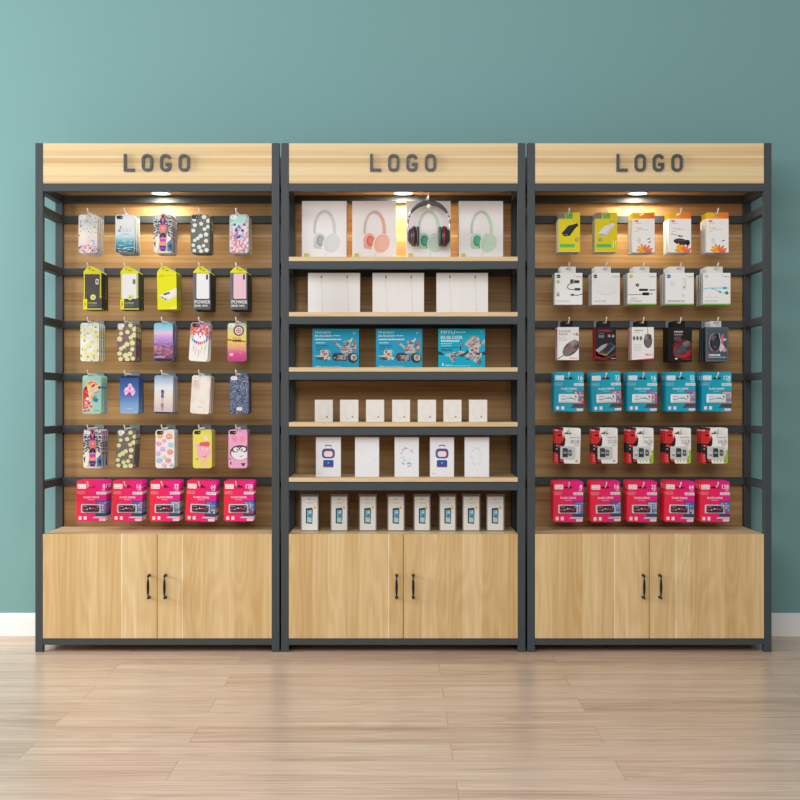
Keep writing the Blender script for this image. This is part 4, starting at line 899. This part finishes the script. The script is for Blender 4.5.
for c, (cx, w, h, kd, ds, sd, tb, n_, ptc) in enumerate(((568.1, 88, 135, 0, 'white grey-mouse', (190, 26, 56), bt(.22, .72), 3, .03), (605.5, 86, 135, 1, 'black glowing-edge', (196, 26, 56), bt(.16, .72), 3, .031), (642.7, 91, 135, 2, 'white red-striped', (196, 26, 60), bt(.2, .72), 3, .036), (680.1, 97, 142, 3, 'black and red', (12, 12, 14), bt(.2, .72), 4, .032), (716.9, 94, 142, 4, 'slate blue', (16, 18, 22), bt(.22, .7, (205, 208, 210)), 4, .032))):
    hang_cartons('R', 2, c, cx, w, h, .02, sd, art_mouse(kd), ds, 'computer mouse box', 'mouse_box', tb, n=n_, pitch=ptc, cat='mouse box', seed=c, jit=1)

# ------------------------------------------------------------------ middle cabinet
def shelf_box(name, x0, x1, ytop, zb, Y, t, art, side, label, cat, group, front=None, seed=1, parts=None):
    X0, X1 = XF(x0, Y), XF(x1, Y); w = (X1-X0)*1000; h = (ZF(ytop, Y)-zb)*1000
    r = empty(name, ((X0+X1)/2, Y, zb+.0003), label, cat, group)
    mb = carton(w, h, t, side, art, seed, front or side); make_part('carton', mb, r)
    if parts: parts(r, w, h)
    return r
def art_phones(c, pad, lite):
    def f(A, w, h, rg):
        K = w/183
        A.rect(0, 0, w, h, (240, 236, 236)); s = K
        wh = (240, 236, 236); L = mixc(lite, wh, .55)
        def band(a0, a1, col, wd): A.ring(93*s, 112*s, 41*s, wd, col, rz=76*s, a0=a0, a1=a1, n=24)
        z0 = 15*s
        def E(x, z, rx, rz, rot, col): A.ell(x*s, z*s+z0, rx*s, col, rz*s, rot=rot)
        gy = mixc(c, (205, 207, 208), .75)
        def bd(a0, a1, col, wd): A.ring(93*s, 112*s+z0, 41*s, wd, col, rz=76*s, a0=a0, a1=a1, n=24)
        bd(88, 192, gy, 12*s); bd(150, 192, mixc(gy, (180, 180, 182), .4), 6*s); bd(-14, 92, mixc(c, (200, 150, 130) if c[0] > 230 else c, .15), 14*s); bd(50, 130, mixc(gy, (185, 185, 186), .4), 4*s)
        E(73, 66, 27, 34, 6, mixc(c, lite, .1)); E(76, 69, 16, 21, 6, pad); E(79, 70, 11, 15, 6, mixc(pad, (70, 70, 70), .15)); E(66, 50, 20, 16, 20, mixc(c, (170, 140, 135), .12)); E(76, 66, 17, 22, 6, pad); E(79, 68, 12, 16, 6, mixc(pad, lite, .25))
        A.line([(118*s, 96*s+z0), (104*s, 86*s+z0), (92*s, 64*s+z0), (84*s, 36*s+z0)], 7*s, pad if c[0] < 210 else wh); A.ell(121*s, 57*s+z0, 34*s, wh, 42*s, rot=-24); E(123, 57, 32, 40, -24, mixc(c, lite, .25)); E(130, 60, 22, 32, -24, mixc(c, lite, .6))
        A.line([(103*s, 20*s+z0), (97*s, 8*s+z0), (99*s, 0)], 1.8*s, mixc(c, (150, 150, 150), .2))
    return f
def corner_tag(r, w, h):
    mb = MB(); mb.slab([[(x/1000, z/1000) for x, z in rrect(-w/2+8, 14, -w/2+25, 30, 3)]], -.0032, -.0012, 'print_gloss', (206, 190, 20), side=(190, 172, 20)); make_part('corner_sticker', mb, r, 'yellow corner sticker')
HPY = .16; ZB = [Z(v) for v in BT]
for (x0, x1, c, pad, lite, lb) in ((301.9, 346.5, (212, 213, 215), (160, 164, 162), (230, 228, 229), 'white headphone box printed with white headphones'), (352.2, 396.1, (240, 178, 158), (226, 110, 96), (246, 196, 178), 'white headphone box printed with coral headphones'),
        (406.3, 450.6, (196, 222, 198), (60, 165, 132), (212, 230, 212), 'headphone box printed with green headphones, behind the real dark headphones'), (459, 503.1, (196, 222, 198), (60, 165, 132), (212, 230, 212), 'headphone box printed with green headphones, nothing hanging before it')):
    shelf_box('headphone_box', x0, x1, 201.1, ZB[0], HPY, .07, art_phones(c, pad, lite), (222, 218, 216), lb, 'headphone box', 'headphone boxes on the top shelf', parts=corner_tag)
def art_ear(A, w, h, rg):
    A.rect(0, 0, w, h, (238, 236, 235)); K = w/219; A.line([(w/2, 4), (w/2, h-4)], .7, (214, 212, 210))
    for x in (57, 165):
        A.ell(x*K, h-16, 3.6, (120, 160, 140), 6); A.line([(x*K, h-22), (x*K-1, h-60), (x*K+4, h-64), (x*K+4, 18)], 1.2, (192, 192, 188)); A.line([(x*K+5, 22), (x*K+6, 8)], 2, (205, 205, 202)); A.line([(x*K-9, 16), (x*K+12, 16)], 1, (212, 210, 208))
for k, (x0, x1) in enumerate(((308, 360), (372.5, 424), (436.5, 488))):
    shelf_box('earphone_box', x0, x1, 273, ZB[1], .1, .08, art_ear, (216, 214, 212), 'wide white earphone box, %s on the second shelf' % ('nearest the phone case cabinet', 'between two twins', 'nearest the charger cabinet')[k], 'earphone box', 'white earphone boxes on the second shelf')
def bot_tank(A, x, z, s):
    T = lambda P: [(x+p[0]*s, z+p[1]*s) for p in P]
    g, d, r = (184, 180, 180), (88, 84, 84), (205, 74, 60)
    A.poly(T(ell(16, 18, 16, 17, n=16)), (58, 56, 58)); A.poly(T([(16, 4), (58, 0), (60, 20), (40, 36), (14, 34)]), (70, 68, 70)); A.poly(T([(20, 8), (54, 6), (56, 24), (24, 26)]), (160, 156, 156)); A.poly(T([(22, 12), (50, 10), (50, 16), (22, 18)]), g)
    A.poly(T(ell(84, 14, 22, 21, n=18)), (60, 58, 60)); A.poly(T(ell(88, 16, 13, 14, n=14)), (200, 198, 198)); A.poly(T(ell(88, 16, 5, 5, n=8)), r); A.line(T([(88, 4), (88, 28)]), 1.6*s, (120, 116, 116))
    A.poly(T([(40, 32), (80, 34), (82, 50), (66, 64), (36, 60), (34, 44)]), g); A.poly(T([(36, 46), (66, 44), (66, 48), (36, 50)]), d); A.poly(T([(32, 54), (60, 52), (58, 58), (34, 60)]), r)
    A.poly(T([(18, 66), (12, 74), (24, 74), (40, 58), (34, 54)]), g); A.poly(T(ell(12, 76, 5, 6, n=8, rot=40)), r); A.poly(T([(50, 62), (54, 84), (70, 88), (76, 72), (72, 60)]), g); A.poly(T([(54, 72), (70, 70), (70, 76), (55, 78)]), d); A.poly(T([(70, 82), (80, 96), (84, 94), (76, 78)]), (220, 218, 216)); A.poly(T([(44, 74), (50, 86), (56, 80)]), g)
    A.poly(T([(84, 48), (88, 84), (96, 86), (98, 50)]), (190, 186, 186)); A.poly(T([(86, 66), (89, 86), (95, 86), (96, 68)]), r); A.poly(T([(80, 46), (100, 44), (100, 50), (80, 52)]), r); A.ell(x+62*s, z+80*s, 2.6*s, (60, 60, 64))
def bot_small(A, x, z, s):
    T = lambda P: [(x+p[0]*s, z+p[1]*s) for p in P]
    A.poly(T([(0, 0), (30, -4), (32, 12), (2, 14)]), (84, 80, 82)); A.poly(T([(2, 10), (28, 10), (28, 14), (2, 14)]), (205, 202, 202)); A.poly(T([(30, 0), (56, -2), (60, 8), (40, 16), (30, 12)]), (210, 206, 206)); A.poly(T([(14, 14), (18, 38), (48, 40), (52, 18), (40, 12)]), (206, 202, 200)); A.poly(T([(30, 18), (44, 20), (46, 26), (30, 26)]), (214, 70, 54)); A.poly(T([(24, 26), (30, 26), (30, 36), (24, 36)]), (90, 80, 84)); A.line(T([(46, 38), (56, 34), (57, 26)]), 2.4*s, (220, 190, 180)); A.poly(T([(-10, 14), (12, 14), (12, 16), (-10, 16)]), (205, 205, 205))
def art_toy(second):
    def f(A, w, h, rg):
        Wt = (214, 232, 236)
        if not second:
            A.rect(0, 0, w, h, (24, 158, 196)); K = w/193
            A.text('MI ROBOT', 11*K, h-19, 76*K, h-11, Wt, bold=.5); A.text('BUILDER', 11*K, h-33, 80*K, h-25, Wt, bold=.5); A.tlines(84*K, 116*K, [h-30], 3, Wt, rg); A.tlines(11*K, 120*K, [h-46], 5, Wt, rg); A.tlines(14*K, 52*K, [h-60], 5, (170, 210, 220), rg)
            A.tlines(14*K, 66*K, [h-70, h-76], 3, (60, 70, 80), rg); A.tlines(14*K, 38*K, [h-82, h-88], 2.4, (60, 80, 90), rg); A.ring(w-20, h-18, 4, 1.2, Wt)
            bot_tank(A, 82*K, 26, 1.02*K); bot_small(A, 16*K, 34, 1.0*K); bits(A, [(142*K, 66, 14), (146*K, 100, 10), (120*K, 40, 12), (132*K, 78, 12), (172*K, 90, 6), (40*K, 56, 12), (50*K, 40, 12), (98*K, 42, 8), (170*K, 42, 12)], 90, rg); A.text('mitu', 12*K, 4, 34*K, 9, (236, 240, 240), bold=.5); A.tlines(40*K, 118*K, [5], 1.6, Wt, rg)
        else:
            A.rect(0, 0, w, h, (0, 172, 204)); K = w/193
            A.poly([(0, 50), (0, 68), (14, 62), (22, 54), (70, 58), (86, 52), (120, 66), (124, 52), (160, 60), (w, 66), (w, 52)], (40, 60, 74)); A.poly([(0, 52), (w, 52), (w, 48), (0, 48)], (0, 172, 204))
            A.text('MITU', 11*K, h-21, 68*K, h-8, Wt, bold=.7); A.text('BUILDER', 11*K, h-42, 100*K, h-29, Wt, bold=.7); A.tlines(72*K, 112*K, [h-16], 3, Wt, rg); A.tlines(11*K, 86*K, [h-53], 7, Wt, rg); A.tlines(11*K, 60*K, [h-62], 3, (170, 220, 230), rg); A.tlines(11*K, 56*K, [h-71], 4, (150, 210, 220), rg)
            A.tlines(11*K, 84*K, [h-78], 3, (60, 50, 60), rg); A.tlines(11*K, 60*K, [h-86, h-91], 3, (60, 50, 60), rg); A.line([(w-18, h-14), (w-8, h-10)], 1.4, Wt); A.rect(89*K, 64, 94*K, 88, (40, 56, 66)); A.rect(118*K, 56, 124*K, 72, (34, 44, 52))
            g = (190, 186, 184)
            for (a, b_, c, d, rr) in ((30, 50, 96, 66, 9), (44, 50, 64, 24, 6), (70, 54, 108, 64, 9)): A.line([(a*K, b_), (c*K, d)], rr, g)
            A.poly([(28*K, 58), (46*K, 52), (40*K, 46)], g); A.ell(66*K, 32, 6, (120, 110, 110)); A.ell(64*K, 44, 4, (214, 80, 60)); A.rect(88*K, 44, 106*K, 54, (70, 72, 78)); A.ell(76*K, 58, 3, (214, 90, 70))
            for (a, b_, c, d, rr, cc) in ((112, 92, 150, 126, 11, g), (124, 84, 166, 122, 13, (190, 188, 188)), (128, 70, 172, 108, 14, g), (166, 90, 194, 110, 12, (196, 192, 190)), (134, 60, 150, 88, 20, g), (156, 62, 158, 94, 22, (200, 198, 198)), (116, 44, 132, 60, 14, g), (134, 36, 150, 60, 13, g), (150, 24, 166, 50, 16, (196, 194, 194)), (164, 16, 176, 30, 15, (110, 106, 106)), (172, 42, 178, 60, 8, g), (114, 36, 126, 34, 7, (90, 86, 88))): A.line([(a*K, b_), (c*K, d)], rr, cc)
            for (a, b_, c, d) in ((112, 104, 138, 126), (140, 128, 158, 128), (170, 96, 188, 110), (126, 80, 134, 90), (144, 62, 150, 54)): A.line([(a*K, b_), (c*K, d)], 2.2, (226, 100, 74))
            for (a, b_, r_, c) in ((100, 94, 5, (214, 66, 44)), (155, 78, 5, (222, 60, 40)), (136, 40, 3.4, (214, 80, 60)), (140, 72, 5, (90, 92, 98)), (128, 96, 4, (226, 130, 110)), (146, 96, 5, (120, 120, 124)), (168, 52, 4, (214, 90, 70)), (150, 110, 6, (150, 150, 154))): A.ell(a*K, b_, r_, c)
            bits(A, [(140*K, 100, 16), (160*K, 106, 14), (150*K, 74, 14), (126*K, 50, 9), (146*K, 46, 10), (160*K, 34, 10), (60*K, 52, 12), (80*K, 60, 8), (176*K, 98, 9)], 90, rg)
            A.rect(16*K, 8, 22*K, 18, (236, 240, 240)); A.text('MITU', 30*K, 6, 60*K, 12, (236, 240, 240), bold=.5); A.tlines(64*K, 136*K, [7], 1.8, Wt, rg)
    return f
for k, (x0, x1) in enumerate(((312.5, 359), (376, 422.2), (438.3, 485))):
    shelf_box('toy_box', x0, x1, 328.8, ZB[2], .09, .07, art_toy(k == 2), (24, 120, 148), ('blue robot building toy box, nearest the phone case cabinet', 'blue robot building toy box, middle of the third shelf', 'turquoise toy box with a crouching robot and large white lettering')[k], 'toy box', 'robot building toy boxes on the third shelf', seed=k)
def art_small(A, w, h, rg):
    A.rect(0, 0, w, h, (240, 236, 231)); A.ring(w*.5, h*.52, 22, .9, (212, 208, 202), rz=34); A.ring(w*.5, h*.5, 16, .8, (216, 212, 206), rz=26); A.ell(w*.68, 20, 3.4, (150, 146, 142), 4.4); A.ell(w*.68, 21, 1.8, (200, 196, 190)); A.tlines(w*.3, w*.5, [10], 1.6, (200, 196, 190), rg)
for k, (x0, x1) in enumerate(((314.8, 332.8), (340, 358.4), (366, 384.1), (392.2, 410), (417.8, 436), (443.5, 461.5), (469, 487.2))):
    shelf_box('earbud_box', x0, x1, 399.8, ZB[3], .08, .05, art_small, (200, 198, 194), 'small white earbud box, %s of seven counted from the phone cases' % ('first', 'second', 'third', 'fourth', 'fifth', 'sixth', 'last')[k], 'earbud box', 'small white earbud boxes on the fourth shelf', seed=1)
def art_tall(kind):
    def f(A, w, h, rg):
        A.rect(0, 0, w, h, (234, 236, 240)); m = w/2
        for k in range(5): A.line([(rg.uniform(0, w), rg.uniform(0, h)), (rg.uniform(0, w), rg.uniform(0, h))], .7, (214, 216, 221))
        if kind == 'badge':
            A.ring(m, h-42, 15, 4, (44, 88, 160), rz=10, a0=30, a1=150); A.rect(m-26, h*.5-6, m+26, h*.5+34, (44, 88, 160), 14); A.rect(m-20, h*.5-1, m+20, h*.5+26, (216, 60, 74), 10); A.rect(m-17, h*.5+1, m+17, h*.5+23, (226, 226, 230), 9)
            A.rect(m-21, h*.5-42, m+21, h*.5-12, (44, 88, 160), 6); A.rect(m-21, h*.5-42, m+21, h*.5-39, (216, 60, 74)); A.line([(m-3, h*.5-24), (m+3, h*.5-24)], 6, (140, 170, 205)); A.tlines(8, 24, [12], 2, (170, 180, 200), rg)
        elif kind == 'speck':
            for k in range(34): a = rg.uniform(0, 6.28); r = rg.uniform(.7, 1); A.ell(m+26*r*math.cos(a), h*.5+10+30*r*math.sin(a), rg.uniform(.8, 2.2), rg.choice([(90, 120, 175), (150, 170, 205), (205, 110, 120)]))
            A.ell(m-13, h*.5, 1.6, (60, 60, 80)); 
            for k in range(14): A.rect(m-18+rg.uniform(0, 34), h*.5-40+rg.uniform(0, 16), m-14+rg.uniform(8, 34), h*.5-22, (140, 165, 205)) if k < 3 else A.ell(m+rg.uniform(-18, 18), h*.5-32+rg.uniform(-8, 8), 2, (120, 150, 200))
        elif kind == 'fleck':
            for k in range(30): a = rg.uniform(0, 6.28); r = rg.uniform(.75, 1.05); x, z = m+24*r*math.cos(a), h*.5+2+34*r*math.sin(a); A.line([(x, z), (x+rg.uniform(-4, 4), z+rg.uniform(-3, 3))], 1.5, rg.choice([(130, 155, 195), (150, 170, 205), (215, 130, 135)]))
    return f
tl = [('badge', 'tall white box with a blue and red badge, nearest the phone case cabinet'), ('plain', 'plain tall white box with no print, on the fifth shelf'), ('speck', 'tall white box with a ring of blue speckles'), ('badge', 'tall white box with a blue and red badge, between the two speckled ones'), ('fleck', 'tall white box with faint blue and red flecks')]
for k, (x0, x1) in enumerate(((315.9, 340.8), (355, 379.1), (394.6, 418.8), (430, 454), (464.7, 489.1))):
    shelf_box('gadget_box', x0, x1, 437.3, ZB[4], .05, .05, art_tall(tl[k][0]), (190, 206, 212), tl[k][1], 'gadget box', 'tall white boxes on the fifth shelf', seed=k+2)
def art_speaker(A, w, h, rg):
    A.rect(0, 0, w, h, (120, 118, 116)); A.rect(5, 4, w-5, h-11, (228, 226, 222)); K = w/72; A.rect(w/2-8, h-22, w/2+6, h-20, (90, 90, 90)); A.tlines(w/2-14, w/2+16, [h-38], 2, (165, 162, 158), rg); A.ell(w-18, h-21, 1.2, (120, 120, 120))
    A.poly([(22, 32), (48, 30), (50, 90), (46, 96), (22, 93)], (60, 58, 62)); A.poly([(27, 36), (46, 36), (46, 88), (27, 86)], (110, 178, 200)); A.poly([(27, 36), (46, 36), (46, 52), (27, 56)], (170, 205, 215)); A.poly([(29, 60), (44, 56), (42, 72)], (60, 130, 165)); A.poly([(32, 76), (44, 72), (44, 84)], (190, 215, 222))
    A.ell(w-17, 96, 5, (232, 170, 40), 6); A.ell(w-17, 96, 2, (246, 214, 120))
for k, (x0, x1) in enumerate(((300.5, 318.8), (330.3, 348.1), (358.8, 376.8), (387.2, 404.8), (413.5, 430.6), (439, 456.3), (462.3, 480.3), (486.3, 504.5))):
    shelf_box('screen_device_box', x0, x1, 494.0, Z(534), .115, .09, art_speaker, (128, 126, 124), 'grey and white device box, %s of eight counted from the phone cases' % ('first', 'second', 'third', 'fourth', 'fifth', 'sixth', 'seventh', 'last')[k], 'device box', 'grey and white device boxes on the cupboard top', seed=1)

# headphones hanging from a wire hook with a white ball end
Yh = .105; hx = XF(428.9, Yh); hz = ZF(207, Yh)
r = empty('headphone_hook', (hx, .3195, Z(187.4)), 'wire hook with a round white ball end, carrying the dark headphones', 'display hook', 'wire display hooks on the dark rails')
dz = hz-Z(187.4)
m_ = MB(); m_.slab([rrect(-.008, -.012, .008, .012, .002, 3)], -.003, -.0005, 'hook_plate', (120, 136, 136), side=(120, 136, 136)); m_.build('hook_plate', r)
m_ = MB(); m_.tube([(0, -.003, 0), (0, -.16, 0), (0, -.176, -.004), (0, -.184, -.014), (0, -.188, dz+.010), (0, -.192, dz+.003), (0, -.198, dz), (0, -.232, dz)], .0028, 'wire', n=10); m_.build('hook_arm', r)
m_ = MB(); m_.lathe([(.0005, -.0095), (.0055, -.0078), (.0084, -.0043), (.0095, 0), (.0084, .0043), (.0055, .0078), (.0005, .0095)], 'white_plastic', ax='Y', at=(0, -.239, dz)); m_.build('ball_end', r)
hp = empty('headphones', (hx, Yh, hz), 'dark grey over-ear headphones with red accents hanging before a white box', 'headphones')
def hv(px, py): return ((px-428.9)*(1+Yh/D)/PX, -(py-207)*(1+Yh/D)/PX)
# headband: arc
pts = []
for i in range(25):
    a = math.radians(0+180*i/24); pts.append((428.9+20.6*math.cos(a), 0, 225.5-22.6*math.sin(a)**.92 if math.sin(a) > 0 else 225.5))
m_ = MB(); n = len(pts); ring = []
def section(p, t, wy, wr, k=8):
    """small rounded section: radial thickness wr, depth wy"""
    nrm = Vector((t[1], -t[0])); out = []
    for j in range(k): a = 2*math.pi*(j+.5)/k; out.append((p[0]+nrm[0]*wr*math.cos(a), wy*math.sin(a), p[1]+nrm[1]*wr*math.cos(a)))
    return out
def sweep(mb, P, wy, wr, mat, col):
    vs = []; fs = []; k = 8
    for i, p in enumerate(P):
        a, b = Vector(P[max(0, i-1)]), Vector(P[min(len(P)-1, i+1)]); t = (b-a).normalized(); f = i/(len(P)-1)
        vs += section(p, t, wy(f) if callable(wy) else wy, wr(f) if callable(wr) else wr, k)
    for i in range(len(P)-1):
        for j in range(k): fs.append((i*k+j, i*k+(j+1) % k, (i+1)*k+(j+1) % k, (i+1)*k+j))
    fs.append(tuple(range(k-1, -1, -1))); fs.append(tuple((len(P)-1)*k+j for j in range(k)))
    mb.mesh_faces(vs, fs, mat, col, True)
arc = []
for i in range(33):
    a = math.radians(-4+188*i/32); arc.append(hv(428.9+20.9*math.cos(a), 223.5-20.8*math.sin(a)))
pad = [q for q in arc if q[1] > hv(0, 213)[1]]
m_ = MB(); sweep(m_, pad, .013, lambda f: .0042+.0062*math.sin(math.pi*f)**.7, 'cushion', (60, 60, 66)); bandp = make_part('headband', m_, hp, 'dark padded headband')
m_ = MB()
for s_ in (-1, 1):
    side = [q for q in arc if (q[0]*s_ > 0 and q[1] <= hv(0, 212)[1])]
    side.sort(key=lambda q: -q[1]); e = side[-1]; side += [(e[0]+.0*s_, e[1]-.012), (e[0]-.002*s_, e[1]-.026), (e[0]-.005*s_, e[1]-.038)]
    sweep(m_, side, .0075, .0032, 'chrome', (200, 200, 200))
    for t in (.22, .4, .58): q = side[int(len(side)*t)]; m_.box(q[0]-.0036, q[0]+.0036, -.009, .009, q[1]-.003, q[1]+.003, 'black_plastic')
make_part('slider_arms', m_, hp, 'silver slider arms')
for s_ in (-1, 1):
    cx_, cz_ = hv(428.9+s_*15.4, 236.4)
    m_ = MB(); pr = [(.030, -.0135), (.038, -.010), (.0415, -.003), (.0415, .0035), (.0415, .0075), (.038, .0105), (.030, .0105)]
    prof = [(r_, s_*h_*-1) for r_, h_ in pr]
    m_.lathe(prof if s_ > 0 else prof, 'black_plastic', ax='X', at=(cx_, 0, cz_), n=32)
    cup = make_part('ear_cup', m_, hp)
    m_ = MB(); m_.lathe([(.0424, -.0012), (.0424, .0012)], 'red_plastic', ax='X', at=(cx_+s_*.0, 0, cz_), n=32); o = make_part('red_ring', m_, cup, 'thin red ring')
    m_ = MB(); m_.lathe([(.022, 0), (.0395, s_*-.002), (.041, s_*-.008), (.036, s_*-.0125), (.022, s_*-.0125)], 'cushion', ax='X', at=(cx_-s_*.0108, 0, cz_), n=32); make_part('ear_cushion', m_, cup, 'dark soft ear cushion')
    m_ = MB(); m_.lathe([(.030, 0), (.029, s_*.004), (.020, s_*.0065), (.006, s_*.007)], 'black_plastic', ax='X', at=(cx_+s_*.0138, 0, cz_), n=28); make_part('outer_cap', m_, cup); m_ = MB(); m_.box(cx_+s_*.0185-.002, cx_+s_*.0185+.002, -.011, .011, cz_-.004, cz_+.026, 'red_plastic'); make_part('accent_strip', m_, cup, 'red accent strip')
    m_ = MB(); m_.box(cx_+s_*.0225-.002, cx_+s_*.0225+.002, -.006, .006, cz_-.02, cz_+.034, 'black_plastic'); make_part('yoke', m_, cup)
# ------------------------------------------------------------------ lights and camera
def area(name, loc, target, sx, sy, power, col, spread=180):
    d = bpy.data.lights.new(name, 'AREA'); d.shape = 'RECTANGLE'; d.size = sx; d.size_y = sy; d.energy = power; d.color = col; d.spread = math.radians(spread)
    o = bpy.data.objects.new(name, d); C.objects.link(o); o.location = loc
    o.rotation_euler = (Vector(target)-Vector(loc)).to_track_quat('-Z', 'Y').to_euler(); return o
area('window_light', (-5.2, -1.3, 2.1), (0, .2, 1.2), 1.8, 1.6, 225, (.97, .99, 1.0))
area('room_light', (-.8, -5.2, 3.0), (0, .2, 1.0), 5.5, 2.6, 182, (1, .995, .985))
for cx, lx in ((157.3, -.030), (403.3, 0), (649.5, -.002)):
    d = bpy.data.lights.new('downlight_beam', 'AREA'); d.shape = 'DISK'; d.size = .07; d.energy = 1.9; d.color = (1, .89, .70)
    o = bpy.data.objects.new('downlight_beam', d); C.objects.link(o); o.location = ((cx-400)/PX+lx, .258, Z(183.2)-.009)
w = bpy.data.worlds.new('world'); bpy.context.scene.world = w; w.use_nodes = True
w.node_tree.nodes['Background'].inputs['Color'].default_value = (.93, .97, 1, 1); w.node_tree.nodes['Background'].inputs['Strength'].default_value = .22
cam = bpy.data.cameras.new('camera'); co = bpy.data.objects.new('camera', cam); C.objects.link(co)
co.location = (0, -D, CZ); co.rotation_euler = (math.radians(90), 0, 0); cam.sensor_width = 36; cam.lens = 36*PX*D/800; cam.clip_end = 50
sc = bpy.context.scene; sc.camera = co
sc.view_settings.view_transform = 'Standard'; sc.view_settings.look = 'None'; sc.view_settings.gamma = 1; sc.view_settings.exposure = 0
